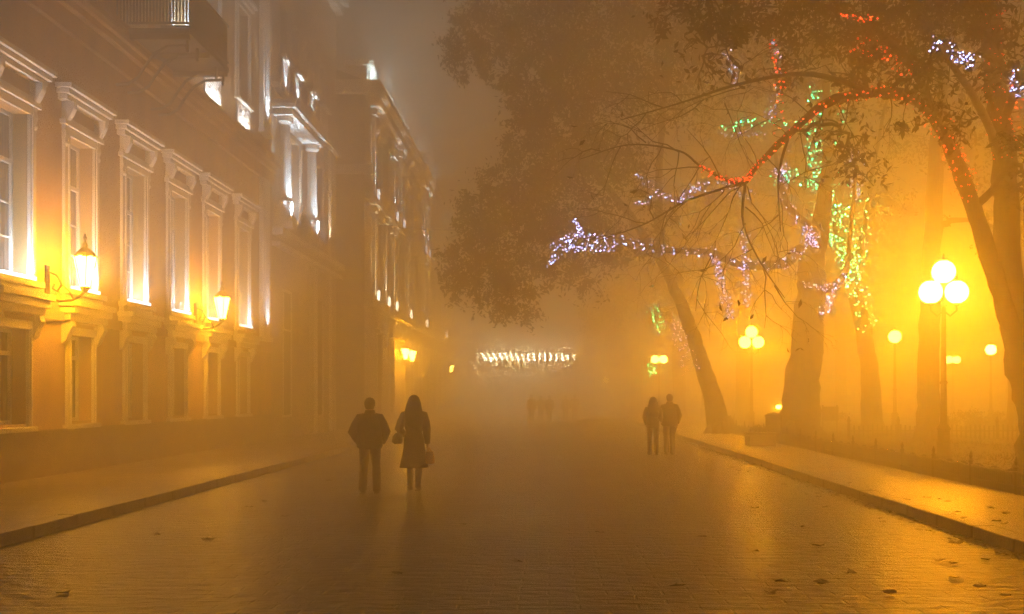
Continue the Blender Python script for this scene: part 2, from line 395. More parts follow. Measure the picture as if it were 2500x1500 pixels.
for (z0, z1) in ((3.75, 9.2), (10.85, 19.7)):
    b = MB(); b.box(WALLX + .002, WALLX + .16, 36.75, 37.6, z0, z1); b.box(WALLX + .002, WALLX + .24, 36.65, 37.7, z0 - .14, z0 + .02 - .02); b.box(WALLX + .16, WALLX + .19, 36.9, 37.45, z0 + .3, z1 - .3)
    b.build('pilaster', M['trim'], hotel, O, bevel=.01)
grand = window_parts(hotel, 1.2, 3.12, .34, 2.15, 'grand'); grand.location = Vector((WALLX, WY[0], 3.98)) - O
upper = window_parts(hotel, 1.2, 2.95, .34, 2.0, 'upper'); upper.location = Vector((WALLX, WY[0], 11.25)) - O
low = window_parts(hotel, 1.1, 1.8, .34, 1.3, 'ground', .16); low.location = Vector((WALLX, WY[0], 1.2)) - O
top = window_parts(hotel, 1.2, 2.3, .34, 1.5, 'upper'); top.location = Vector((WALLX, WY[0], 16)) - O
note_kids()
for y in WY[1:]:
    copy_part(grand, hotel, Vector((WALLX, y, 3.98)) - O); copy_part(upper, hotel, Vector((WALLX, y, 11.25)) - O)
    copy_part(low, hotel, Vector((WALLX, y, 1.2)) - O); copy_part(top, hotel, Vector((WALLX, y, 16)) - O)
for y in WY[2:]:
    area((WALLX + .16, y, 4.02), (WALLX - .02, y, 6.2), 85, COOL, 1.1, .1)
for y in WY[6:]:
    area((WALLX + .3, y, 10.24), (WALLX + .02, y, 11.2), 70, (.92, .97, 1), 1.0, .1)
area((WALLX + .14, 28.7, 11.3), (WALLX - .06, 28.7, 13), 150, COOL, 1.0, .1)
spot((WALLX + .5, 37.15, 3.65), (WALLX + .12, 37.15, 6.5), 900, COOL, 50)
spot((WALLX + .5, 37.15, 10.85), (WALLX + .12, 37.15, 13.5), 1500, COOL, 50)
# consoles below the window ledges
for y in WY:
    for s in (-1, 1):
        k = MB(); yy = y + s * .78
        k.prism([(WALLX + .003, 3.28), (WALLX + .2, 3.28), (WALLX + .24, 3.16), (WALLX + .16, 3.02), (WALLX + .1, 2.86), (WALLX + .003, 2.8)], 'y', yy - .1, yy + .1)
        k.build('console', M['trim'], hotel, O, bevel=.01)
# balcony
bal = MB(); BX1, BY0, BY1 = -8.25, 24.5, 27.5
bal.box(WALLX + .37, BX1, BY0, BY1, 9.98, 10.1)
for y in (BY0 + .04, 25.9, BY1 - .14): bal.box(WALLX + .37, BX1 - .02, y, y + .1, 9.86, 9.978)
balc = bal.build('balcony', M['iron'], hotel, O)
r = MB()
r.box(WALLX + .02, BX1, BY0, BY0 + .05, 11.12, 11.18); r.box(WALLX + .02, BX1, BY1 - .05, BY1, 11.12, 11.18); r.box(BX1 - .05, BX1, BY0 + .051, BY1 - .051, 11.12, 11.18)
r.box(WALLX + .36, BX1, BY0 + .01, BY0 + .04, 10.2, 10.25); r.box(BX1 - .04, BX1 - .01, BY0 + .041, BY1 - .041, 10.2, 10.25); r.box(WALLX + .36, BX1, BY1 - .04, BY1 - .01, 10.2, 10.25)
x = WALLX + .1
while x < BX1 - .06:
    for y in (BY0 + .025, BY1 - .025): r.tube([(x, y, 10.2), (x, y, 10.8), (x, y, 11.13)], [.018, .026, .018], 5)
    x += .075
y = BY0 + .1
while y < BY1 - .06:
    r.tube([(BX1 - .025, y, 10.1), (BX1 - .025, y, 10.8), (BX1 - .025, y, 11.13)], [.018, .026, .018], 5); y += .075
r.build('railing', M['iron'], balc, O)
for y in (24.62, 25.3, 26.75, 27.3):
    k = MB()
    pr = [(WALLX + .03, 8.85), (WALLX + .3, 8.87), (WALLX + .52, 9.0), (WALLX + .7, 9.28), (WALLX + .9, 9.55), (WALLX + 1.2, 9.72), (WALLX + 1.62, 9.74), (WALLX + 1.66, 9.6), (WALLX + 1.66, 9.9)]
    k.tube([(a, y, c) for a, c in pr], .035, 6); k.build('bracket', M['iron'], balc, O)

# second house: projecting window bay with columns and vases
B2Y0, B2Y1 = 38.42, 49.9
house = tag(empty('corner_house', (WALLX, B2Y0, 0)), 'tall pale house with a bluish floodlit window bay and small attic windows past the hotel', 'building', 'buildings along the left side of the street')
O = house.location
ops = [(39.9, 42.5, 8.7, 11.6), (39.9, 42.5, .9, 5.8), (45.2, 46.8, 8.7, 11.6), (45.2, 46.8, .9, 5.8)] + [(y - .55, y + .55, 14.3, 16.2) for y in (40.1, 42.0, 44.6, 47)]
w = facade(WALLX, B2Y0, B2Y1, -.02, 20.2, ops, .34); shell(w, WALLX, -24, B2Y0, B2Y1, -.02, 20.2); w.build('wall', M['stucco2'], house, O)
b = MB(); b.prism([(WALLX + .5, 20.2), (-17, 22.6), (-24, 20.2)], 'y', B2Y0, B2Y1); b.build('roof', M['roof'], house, O)
b = MB(); b.box(WALLX + .002, WALLX + .6, B2Y0, B2Y1, 19.7, 20.19); b.box(WALLX + .002, WALLX + .35, B2Y0, B2Y1, 19.3, 19.7); b.build('cornice', M['trim'], house, O, bevel=.01)
for z0, z1, d in ((7.5, 7.75, .4), (7.1, 7.25, .3), (12.75, 12.95, .25)):
    b = MB(); b.box(WALLX + .002, WALLX + d, B2Y0, B2Y1, z0, z1); b.build('string_course', M['trim'], house, O, bevel=.01)
for y in (38.95, 43.3):
    b = MB(); b.lathe([(.3, 8.62), (.3, 8.72), (.23, 8.78), (.2, 10), (.18, 11.5), (.28, 11.62), (.3, 11.8)], (WALLX + .35, y, 0), 16); b.build('column', M['trim'], house, O, smooth=False)
    b = MB(); b.box(WALLX + .002, WALLX + .7, y - .34, y + .34, 7.76, 8.0); b.box(WALLX + .002, WALLX + .62, y - .28, y + .28, 8.0, 8.62); b.build('pedestal', M['trim'], house, O, bevel=.02)
b = MB(); b.box(WALLX + .002, WALLX + .72, 38.55, 43.7, 11.8, 12.05); b.box(WALLX + .002, WALLX + .85, 38.45, 43.8, 12.05, 12.2); b.prism([(38.45, 12.2), (43.8, 12.2), (43.6, 12.4), (41.1, 12.7), (38.65, 12.4)], 'x', WALLX + .003, WALLX + .85)
b.build('pediment', M['trim'], house, O, bevel=.015)
for y in (39.5, 42.75):
    b = MB(); b.lathe([(.1, 0), (.14, .06), (.06, .14), (.2, .34), (.22, .5), (.12, .62), (.15, .68), (.02, .8)], (WALLX + .3, y, 7.76), 12); b.build('vase', M['trim'], house, O, smooth=True)
for o_ in ops:
    b = MB(); X = WALLX - .32
    b.box(X, X + .06, o_[0], o_[1], o_[2], o_[2] + .08); b.box(X, X + .06, o_[0], o_[1], o_[3] - .08, o_[3]); b.box(X, X + .06, o_[0], o_[0] + .08, o_[2] + .08, o_[3] - .08); b.box(X, X + .06, o_[1] - .08, o_[1], o_[2] + .08, o_[3] - .08)
    m_ = (o_[0] + o_[1]) / 2; b.box(X, X + .05, m_ - .04, m_ + .04, o_[2] + .08, o_[3] - .08); zz = o_[2] + (o_[3] - o_[2]) * .68; b.box(X + .001, X + .052, o_[0] + .08, o_[1] - .08, zz, zz + .07)
    wn = b.build('window', M['trim'], house, O)
    p = MB(); p.box(WALLX - .36, WALLX - .3, o_[0], o_[1], o_[2], o_[3]); p.build('pane', M['pane'], wn, O)
    if o_[2] > 14:
        a = MB(); a.box(WALLX + .002, WALLX + .08, o_[0] - .1, o_[1] + .1, 13.1, 14.15); a.box(WALLX + .002, WALLX + .26, o_[0] - .15, o_[1] + .15, 14.15, 14.27); a.build('apron', M['trim'], wn, O)
for y in (40.1, 42.0, 44.6): spot((WALLX + .24, y, 12.98), (WALLX + .02, y, 14.0), 750, (.6, .8, 1), 44, .5, .03)
for y in (38.95, 43.3):
    spot((WALLX + .95, y - .3, 7.85), (WALLX + .4, y, 9.6), 3600, (.6, .8, 1), 50)
area((WALLX + .42, 41.1, 8.75), (WALLX - .1, 41.1, 10.8), 160, (.8, .9, 1), 2.0, .1)
for y in (44.6, 47.6):
    b = MB(); b.box(WALLX + .002, WALLX + .22, y - .35, y + .35, .15, 7.0); b.box(WALLX + .002, WALLX + .18, y - .32, y + .32, 7.76, 12.6); b.build('pilaster', M['trim'], house, O, bevel=.01)
spot((WALLX + .7, 47.6, 7.85), (WALLX + .15, 47.6, 10.5), 1500, (1, .82, .6), 45)

# third house: long facade standing forward, two rows of uplit pilasters, tall cornice
B3X, B3Y0, B3Y1 = -8.7, 49.95, 97.0
palace = tag(empty('palace_building', (B3X, B3Y0, 0)), 'long far facade with two rows of thin uplit pilasters under a bright broken cornice', 'building', 'buildings along the left side of the street')
O = palace.location
ops = []
y = 54.0
while y < 95:
    ops += [(y - .8, y + .8, 6.7, 10.4), (y - .8, y + .8, 11.9, 14.6), (y - .8, y + .8, .8, 4.8)]; y += 4.2
w = facade(B3X, B3Y0, B3Y1, -.02, 16.3, ops, .4); shell(w, B3X, -24, B3Y0, B3Y1, -.02, 16.3); w.build('wall', M['stucco2'], palace, O)
b = MB(); b.prism([(B3X + .3, 16.3), (-16, 19.2), (-24, 16.3)], 'y', B3Y0 + .2, B3Y1); b.build('roof', M['roof'], palace, O)
b = MB(); b.box(B3X + .002, B3X + .8, B3Y0, B3Y1, 16.0, 16.29); b.box(B3X + .002, B3X + .5, B3Y0, B3Y1, 15.6, 16.0); b.box(B3X + .002, B3X + .35, B3Y0, B3Y1, 10.9, 11.2); b.box(B3X + .002, B3X + .4, B3Y0, B3Y1, 5.9, 6.3)
b.box(-12, B3X + .8, B3Y0 - .4, B3Y0 - .002, 15.7, 16.29); b.box(-12, B3X + .4, B3Y0 - .3, B3Y0 - .002, 12.0, 12.4)
b.build('cornice', M['trim'], palace, O, bevel=.015)
for o_ in ops:
    b = MB(); X = B3X - .36
    m_ = (o_[0] + o_[1]) / 2; b.box(X, X + .06, m_ - .05, m_ + .05, o_[2], o_[3]); zz = o_[2] + (o_[3] - o_[2]) * .66; b.box(X + .001, X + .062, o_[0], o_[1], zz, zz + .08)
    b.box(B3X + .002, B3X + .08, o_[0] - .2, o_[0], o_[2], o_[3]); b.box(B3X + .002, B3X + .08, o_[1], o_[1] + .2, o_[2], o_[3])
    if 6 < o_[2] < 8:
        arc = [(m_ + 1.0 * math.cos(a), o_[3] + .05 + .75 * math.sin(a)) for a in [math.pi * i / 10 for i in range(11)]]; b.prism(arc, 'x', B3X + .003, B3X + .2)
    else:
        b.box(B3X + .002, B3X + .25, o_[0] - .3, o_[1] + .3, o_[3] + .02, o_[3] + .2)
    wn = b.build('window', M['trim'], palace, O)
    p = MB(); p.box(B3X - .4, B3X - .35, o_[0], o_[1], o_[2], o_[3]); p.build('pane', M['pane'], wn, O)
for z0, z1, ys, pw in ((6.31, 10.88, (52.2, 55.6, 58.4, 64.3, 72.6, 86), 4200), (11.21, 15.58, (52.2, 58.6, 61.3, 72.0, 74.2, 84), 4200)):
    for y in ys:
        b = MB(); b.box(B3X + .002, B3X + .16, y - .14, y + .14, z0, z1); b.box(B3X + .002, B3X + .24, y - .2, y + .2, z0, z0 + .25); b.box(B3X + .002, B3X + .26, y - .3, y + .3, z1 - .3, z1)
        pl = b.build('pilaster', M['trim'], palace, O, bevel=.01)
        f = MB(); f.box(B3X + .25, B3X + .35, y - .1, y + .1, z0 + .005, z0 + .5); f.build('floodlight', M['warm_lamp'] if z0 < 8 else M['cool_lamp'], pl, O)
        spot((B3X + .42, y - .12, z0 + .1), (B3X + .1, y, z0 + 2.0), pw * 1.1 * (y / 60) ** 2, (1, .88, .6) if z0 < 8 else (.72, .88, 1), 30)
for y in (52.6, 58.5, 65.5, 74):
    d = MB(); d.box(B3X - 1.2, B3X - .15, y - 1.1, y + 1.1, 16.3, 17.5); d.prism([(y - 1.35, 17.5), (y + 1.35, 17.5), (y + 1.1, 17.75), (y, 18.15), (y - 1.1, 17.75)], 'x', B3X - 1.2, B3X - .02)
    d.box(B3X - .149, B3X - .06, y - .75, y - .6, 16.3, 17.4); d.box(B3X - .149, B3X - .06, y + .6, y + .75, 16.3, 17.4)
    dm = d.build('dormer', M['trim'], palace, O, bevel=.01)
    f = MB(); f.box(B3X + .4, B3X + .6, y - .6, y + .6, 16.295, 16.42); f.build('floodlight', M['cool_lamp'], dm, O)
    area((B3X + .5, y, 16.45), (B3X + .35, y, 18.4), 600, (.75, .97, 1), 1.2, .15)  # wash turned straight up, added to grey the fog above the roof

# far colonnade with light tubes under its ceiling
CY = 112.0
pav = tag(empty('colonnade_pavilion', (-2, CY, 0)), 'far pale colonnade closing the street, a row of short bright tubes along its front', 'building')
O = pav.location
def cx_(x, Y): return (x - VX) / FPX * Y
b = MB(); b.box(cx_(1140, CY), cx_(1430, CY) + 2, CY, CY + 14, 6.6, 8.2); b.box(cx_(1140, CY) - .4, cx_(1430, CY) + 2.4, CY - .4, CY + 14, 8.2, 8.6); b.build('roof', M['trim'], pav, O)
b = MB(); b.box(cx_(1140, CY), cx_(1430, CY) + 2, CY + 13, CY + 14, -.02, 6.59); b.build('wall', M['trim'], pav, O)
for i in range(9):
    x = cx_(1140, CY) + .5 + i * 1.72
    b = MB(); b.lathe([(.45, 0), (.45, .3), (.34, .4), (.3, 3), (.27, 5.9), (.42, 6.2), (.45, 6.6)], (x, CY + .6, 0), 14); b.build('column', M['stucco2'], pav, O, smooth=False)
for i in range(17):
    x = cx_(1163, CY) + i * (cx_(1385, CY) - cx_(1163, CY)) / 16
    lean = .5 * max(0, 1 - i / 12)
    b = MB(); b.tube([(x, CY - .3, 6.05), (x + lean * .8, CY - .42, 5.6), (x + lean, CY - .46, 5.32)], [.08, .085, .11], 6); b.build('front_light', M['canopy_tube'], pav, O)

area((cx_(1260, CY), CY - 2.5, 5.6), (cx_(1260, CY), CY - 12, 1), 5000, (1, .88, .56), 9, 2)  # added lamp without a fixture, lifts the fog glow before the colonnade

# ------------------------------------------------------------------ wall lanterns
def wall_lantern(y, label, power, x=-9.24, wall=WALLX, z=4.22, s=1.0, group='wall lanterns on the left facades'):
    o = tag(empty('wall_lantern', (wall, y, z - .75)), label, 'wall lantern', group); O = o.location
    b = MB(); b.box(wall + .003, wall + .03, y - .09, y + .09, z - .6, z + .1)
    b.tube([(wall + .02, y, z - .5), (wall + .25, y, z - .62), (wall + .5, y, z - .6), (x - .08, y, z - .5), (x, y, z - .42)], .025, 6)
    b.tube([(wall + .02, y, z - .02), (wall + .2, y, z - .1), (wall + .3, y, z - .28), (wall + .22, y, z - .42), (wall + .12, y, z - .36), (wall + .16, y, z - .27)], .018, 6)
    b.tube([(wall + .3, y, z - .28), (wall + .45, y, z - .42), (wall + .55, y, z - .6)], .016, 6)
    b.build('bracket', M['iron'], o, O)
    k = MB(); k.lathe([(.03, -.44), (.06, -.42), (.1, -.36), (.09, -.3)], (x, y, z), 8); k.lathe([(.26, .25), (.2, .33), (.1, .42), (.05, .45), (.06, .5), (.02, .58), (.045, .63), (.01, .72)], (x, y, z), 6)
    for i in range(6):
        a = i * math.pi / 3; k.tube([(x + .1 * math.cos(a), y + .1 * math.sin(a), z - .3), (x + .235 * math.cos(a), y + .235 * math.sin(a), z + .26)], .008, 4)
    k.build('lantern_frame', M['iron'], o, O)
    q = MB(); q.lathe([(.1, -.33), (.235, .27)], (x, y, z), 8); q.build('lantern_glass', M['sodium_globe'] if y < 45 else M['far_globe'], o, O)
    point((x, y, z), power * (.18 if y < 45 else .17), SODW, .26)
    return o
wall_lantern(21.3, 'glowing wall lantern on scrolled bracket between the two nearest windows of the ochre hotel', 1500)
wall_lantern(30.15, 'smaller glowing wall lantern farther along the ochre hotel before its last windows', 1500)
wall_lantern(60.6, 'left one of the close pair of orange lanterns on the far facade', 4200, x=-8.25, wall=B3X, z=4.1)
wall_lantern(62.6, 'right one of the close pair of orange lanterns on the far facade', 4200, x=-8.12, wall=B3X, z=4.05)
wall_lantern(92, 'tiny orange lantern at the far end of the left facades', 2500, x=-8.6, wall=B3X, z=4.0)

# ------------------------------------------------------------------ street lamps
def street_lamp(x, y, label, power, n=3, z=4.3, glow='sodium_globe', zb=.15):
    o = tag(empty('street_lamp', (x, y, zb)), label, 'street lamp', 'lit lamp posts in the park'); O = o.location
    b = MB(); b.lathe([(.2, 0), (.2, .12), (.15, .2), (.14, .7), (.17, .75), (.1, .85)], (x, y, zb), 12); b.build('base', M['iron'], o, O)
    top = z - .25 if n != 2 else z - .3
    b = MB(); b.lathe([(.085, .85), (.07, 1.8), (.1, 1.84), (.065, 1.9), (.05, top - zb - .2), (.08, top - zb - .18), (.045, top - zb - .1), (.03, top - zb + .1)], (x, y, zb), 10); b.build('post', M['iron'], o, O)
    if n == 3: pos = [(0, .0, .38), (-.31, .0, -.1), (.31, 0, -.1)]
    elif n == 2: pos = [(-.28, 0, 0), (.28, 0, 0)]
    else: pos = [(0, 0, 0)]
    a = MB()
    for dx, dy, dz in pos:
        a.tube([(x, y, top - .3), (x + dx * .5, y + dy * .5, top - .42), (x + dx, y + dy, z + dz - .44), (x + dx, y + dy, z + dz - .27)], .022, 6)
    a.build('arm', M['iron'], o, O)
    for dx, dy, dz in pos:
        q = MB(); q.ball((x + dx, y + dy, z + dz), .28, 16); ln = q.build('lantern', M[glow], o, O, smooth=True)  # globe oversized: the lamp's bloom is put into its shape
        c = MB(); c.lathe([(.13, .24), (.08, .29), (.03, .33), (.02, .4), (.005, .44)], (x + dx, y + dy, z + dz), 10); c.build('lantern_cap', M['iron'], ln, O)
        c = MB(); c.lathe([(.05, -.33), (.08, -.28), (.07, -.262)], (x + dx, y + dy, z + dz), 10); c.build('lantern_cup', M['iron'], ln, O)
        point((x + dx, y + dy, z + dz), power / len(pos), SOD, .29)
    return o
def px(x, Y): return (x - VX) / FPX * Y
street_lamp(px(2279, 25.6), 25.6, 'largest and nearest lamp post with three blazing globes, at the pavement edge', 4700, zb=.2)
street_lamp(px(1815, 50), 50, 'lamp post with three globes farther up the pavement, left of the thick trunk', 7500)
street_lamp(px(2161, 47), 47, 'single globe lamp between the lime green lit trunk and the nearest lamp post', 4200, 1)
street_lamp(px(2301, 78), 78, 'far lamp with two small globes just right of the nearest lamp post', 5000, 2, glow='far_globe')
street_lamp(px(2393, 57), 57, 'dim far lamp seen just left of the forked trunk', 2600, 1, z=4.15, glow='far_globe')
street_lamp(px(1592, 74), 74, 'far twin globe lamp above the walking couple', 6000, 2, z=4.2, glow='far_globe')
street_lamp(px(1463, 104), 104, 'tiny farthest lamp between the colonnade and the walking couple', 1500, 1, z=3.2, glow='faint_globe')
street_lamp(px(1697, 66), 66, 'small far lamp peeping out beside the leaning trunk', 3000, 1, z=3.9, glow='far_globe')

# ------------------------------------------------------------------ trees
def wander(pts, n=5, amp=.05):
    """smooth, slightly crooked path through points (Catmull-Rom)"""
    P = [Vector(p) for p in pts]; out = []
    if len(P) == 2: P = [P[0], P[0].lerp(P[1], .5) + Vector([random.uniform(-1, 1) * amp for _ in range(3)]), P[1]]
    Q = [P[0] * 2 - P[1]] + P + [P[-1] * 2 - P[-2]]
    for i in range(1, len(Q) - 2):
        a, b, c, d = Q[i - 1:i + 3]
        for k in range(n):
            t = k / n
            p = .5 * ((2 * b) + (c - a) * t + (2 * a - 5 * b + 4 * c - d) * t * t + (3 * b - a - 3 * c + d) * t ** 3)
            out.append(p + Vector([random.uniform(-1, 1) * amp for _ in range(3)]) * (1 if i + k > 1 else 0))
    out.append(P[-1]); return out

def twig(mb, p, d, L, r, depth, tips, grav=.1, kidsn=3):
    n = 5; pts = [Vector(p)]; d = Vector(d).normalized()
    for i in range(n):
        d = (d + Vector([random.gauss(0, .22) for _ in range(3)]) + Vector((0, 0, -grav))).normalized()
        pts.append(pts[-1] + d * L / n)
    mb.tube(pts, [r * (1 - .7 * i / n) for i in range(n + 1)], 5 if depth > 1 else 4, cap=False)
    if depth == 0: tips.append(pts[-1]); tips.append(pts[-3]); return
    for k in range(kidsn):
        i = random.randint(2, n)
        dd = (d + Vector([random.gauss(0, .75) for _ in range(3)])).normalized()
        twig(mb, pts[i], dd, L * random.uniform(.45, .75), r * .5, depth - 1, tips, grav, kidsn)

def clump_points(c, rad, n, clumps=None):
    """leaf positions in an ellipsoid, gathered in clumps with gaps between"""
    k = clumps or max(4, n // 45)
    d = rng.normal(size=(k, 3)); d /= np.linalg.norm(d, axis=1, keepdims=True)
    cc = d * (rng.random((k, 1)) ** .45)
    idx = rng.integers(0, k, n)
    s = rng.uniform(.08, .2, size=(k, 1))
    q = cc[idx] + rng.normal(size=(n, 3)) * s[idx]
    return np.array(c) + q * np.array(rad)

def tree(label, trunk, limbs=(), crown=(), leaf=.2, leafmat='leaf', twigs=(), twig_leaf=0, group='trees in the park', name='park_tree'):
    """trunk / limbs: [(point, radius)...]; crown: [(point, radius xyz, leaves)]"""
    base = Vector((trunk[0][0].x, trunk[0][0].y, max(.1, trunk[0][0].z)))
    o = tag(empty(name, base), label, 'tree', group)
    t = MB(); nodes = []
    def limb(seq, seg):
        pts = [p for p, _ in seq]; rs = [r for _, r in seq]
        W = wander(pts, 6, rs[-1] * .25); m = len(W)
        rr = [np.interp(i / (m - 1) * (len(rs) - 1), range(len(rs)), rs) for i in range(m)]
        o0 = len(t.v); t.tube(W, rr, seg); nodes.extend(zip(W, rr))
        for q in range(m):      # knobbly, ridged bark
            for k in range(seg):
                i_ = o0 + q * seg + k; p_ = Vector(t.v[i_]); t.v[i_] = tuple(W[q] + (p_ - W[q]) * (1 + .09 * math.sin(k * 2.4 + q * .5) * math.sin(q * 1.3 + k) + random.uniform(-.05, .05)))
    limb(trunk, 14)
    b0, r0 = trunk[0]
    for k in range(6):   # root flare
        a = k * math.pi / 3 + random.uniform(-.3, .3)
        e = Vector((math.cos(a), math.sin(a), 0))
        t.tube([b0 + Vector((0, 0, .75)) + e * r0 * .55, b0 + Vector((0, 0, .25)) + e * r0 * .95, b0 + Vector((0, 0, -.08)) + e * r0 * 1.55], [r0 * .3, r0 * .34, r0 * .25], 7)
    for l in limbs: limb(l, 10)
    Ps = []; tips = []
    main = list(nodes)
    for c, rad, n in crown:
        c = Vector(c); rad = rad if hasattr(rad, '__len__') else (rad, rad, rad)
        up = [x for x in nodes if x[0].z > 2.6] or nodes
        p, r = min(up, key=lambda q: (q[0] - c).length + 1.2 * max(0, q[0].z - c.z))
        r = min(r * .55, .14)
        mid = p.lerp(c, .5) + Vector((random.gauss(0, .3), random.gauss(0, .3), random.uniform(.1, .6)))
        W = wander([p, mid, c], 5, .05); rr = [r + (.02 - r) * i / (len(W) - 1) if r > .02 else r for i in range(len(W))]
        t.tube(W, rr, 6, cap=False); nodes.extend([(a, b) for a, b in zip(W, rr)][4:])
        for k in range(5):
            d = Vector([random.gauss(0, 1) for _ in range(3)])
            twig(t, W[random.randint(4, len(W) - 1)], d, max(rad) * random.uniform(.7, 1.0), .022, 1, tips, .08, 3)
        if n: Ps.append(clump_points(c, rad, n))
    bare = []
    for p, d, L, r, dep in twigs: twig(t, p, d, L, r, dep, bare, .06, 3)
    if twig_leaf and bare:
        B = np.array([tuple(p) for p in bare]); Ps.append(B[rng.integers(0, len(B), twig_leaf)] + rng.normal(size=(twig_leaf, 3)) * .12)
    if tips:
        B = np.array([tuple(p) for p in tips]); k = len(B) * 4; Ps.append(B[rng.integers(0, len(B), k)] + rng.normal(size=(k, 3)) * leaf * .8)
    t.build('trunk', M['bark'], o, base, smooth=True)
    if Ps: leaf_faces('crown', M[leafmat], np.concatenate(Ps), leaf, parent=o, off=base)
    return o

def CL(lst, Y, spread, dens, k=1.0):
    out = []
    for e in lst:
        x, y, r = e[:3]; q = e[3] if len(e) > 3 else 1.0
        rad = r / FPX * Y * k; yy = Y + random.uniform(-spread, spread)
        out.append((at(x, y, yy), (rad, rad * 1.1, rad * .85), int(dens * q * rad * rad)))
    return out

# leaning street tree with the wide crown over the road
Y = 45.0
tree('leaning dark tree whose wide leafy crown hangs far over the street', 
     [(Vector((px(1742, Y), Y, .1)), .5), (at(1712, 930, Y), .36), (at(1682, 840, Y - .4), .3), (at(1655, 760, Y - .9), .27), (at(1600, 640, Y - 2.4), .19), (at(1520, 520, Y - 4.6), .14), (at(1430, 400, Y - 7), .11), (at(1380, 250, Y - 8), .1)],
     [[(at(1600, 640, Y - 2.4), .18), (at(1590, 480, Y - 4), .15), (at(1600, 300, Y - 6), .11), (at(1620, 120, Y - 7), .06)], [(at(1430, 400, Y - 7), .12), (at(1330, 440, Y - 8), .09), (at(1240, 560, Y - 8.5), .05)], [(at(1380, 250, Y - 8), .1), (at(1280, 150, Y - 8.5), .07), (at(1170, 80, Y - 9), .04)]],
     CL([(1190, 40, 105), (1140, 110, 55), (1165, 165, 30), (1300, 80, 120), (1420, 60, 130), (1320, 210, 95), (1270, 300, 50), (1330, 330, 95), (1300, 430, 110), (1225, 470, 70), (1170, 530, 70), (1180, 620, 85), (1290, 560, 110), (1125, 590, 40), (1110, 680, 38, .6), (1150, 690, 40, .7), (1225, 690, 70, .7), (1240, 745, 32, .6), (1400, 540, 110), (1430, 380, 110), (1440, 200, 130), (1330, 640, 75, .8), (1560, 60, 140), (1580, 210, 120, .8), (1700, 80, 130), (1520, 400, 90, .5), (1470, 620, 70, .4), (1580, 560, 80, .4), (1400, 680, 60, .35), (1090, 150, 20), (1120, 190, 14), (1205, 205, 22), (1240, 260, 16), (1225, 330, 22), (1245, 370, 18), (1195, 410, 22), (1160, 460, 20), (1120, 495, 22), (1100, 540, 18), (1085, 610, 20), (1072, 670, 14, .8), (1100, 715, 16, .8), (1150, 730, 20, .7), (1195, 765, 13, .8), (1215, 775, 10, .8), (1265, 770, 16, .6), (1300, 700, 28, .5), (1115, 50, 26), (1090, 100, 18)], 34.5, 1.8, 900), leaf=.18, leafmat='leaf2')

# thick trunk wrapped with white strings
Y = 38.0
thick = tree('thickest upright trunk, its long low boughs wrapped in bluish white lights', 
     [(Vector((px(1927, Y), Y, .1)), .78), (at(1935, 950, Y), .64), (at(1946, 850, Y), .56), (at(1958, 720, Y), .5), (at(1962, 630, Y), .46), (at(1985, 520, Y), .3), (at(2000, 380, Y), .22), (at(1995, 200, Y), .14), (at(1990, 20, Y), .07)],
     [[(at(1962, 640, Y), .25), (at(1930, 605, Y - .6), .2), (at(1895, 637, Y - 1.3), .16), (at(1790, 640, Y - 2.4), .13), (at(1720, 612, Y - 3.4), .11), (at(1600, 603, Y - 4.8), .09), (at(1500, 580, Y - 5.8), .07), (at(1400, 570, Y - 6.6), .05), (at(1345, 590, Y - 6.9), .03)],
      [(at(1400, 570, Y - 6.6), .04), (at(1375, 598, Y - 6.7), .03), (at(1315, 645, Y - 7), .015)], [(at(1405, 570, Y - 6.6), .035), (at(1388, 528, Y - 6.8), .015)],
      [(at(1962, 640, Y), .24), (at(1970, 570, Y - .5), .18), (at(1912, 510, Y - 1), .13), (at(1885, 440, Y - 1.4), .09), (at(1870, 350, Y - 1.4), .05)],
      [(at(1960, 700, Y), .2), (at(2015, 690, Y), .15), (at(2045, 640, Y), .1), (at(2060, 500, Y), .07), (at(2070, 360, Y), .04)]],
     CL([(1990, 100, 130), (1880, 130, 120, .8), (2090, 90, 120), (1780, 180, 110, .6), (2000, 250, 90, .4), (1700, 270, 90, .35)], 38, 2, 240), leaf=.2)

# slim trunk wrapped with green strings
Y = 42.0
tree('slim trunk wrapped in green strings of lights, behind the low fence', 
     [(Vector((px(2108, Y), Y, .15)), .42), (at(2100, 900, Y), .34), (at(2085, 800, Y), .31), (at(2058, 680, Y), .27), (at(2035, 580, Y), .24), (at(2005, 480, Y), .2), (at(1985, 400, Y), .17), (at(1978, 290, Y), .13), (at(1982, 200, Y), .08)],
     [[(at(2010, 490, Y), .12), (at(1985, 455, Y - .5), .1), (at(1930, 430, Y - .8), .07), (at(1870, 432, Y - 1), .04)], [(at(1982, 310, Y), .09), (at(1900, 292, Y - .5), .06), (at(1745, 312, Y - 1), .03)], [(at(2058, 680, Y), .14), (at(2085, 560, Y), .11), (at(2110, 400, Y), .08), (at(2150, 200, Y), .05)]],
     CL([(2000, 150, 110, .6), (2130, 200, 120, .8), (2200, 60, 140), (2080, -30, 140), (2230, 330, 90, .5), (2160, 480, 60, .35)], 42, 2, 220), leaf=.2)

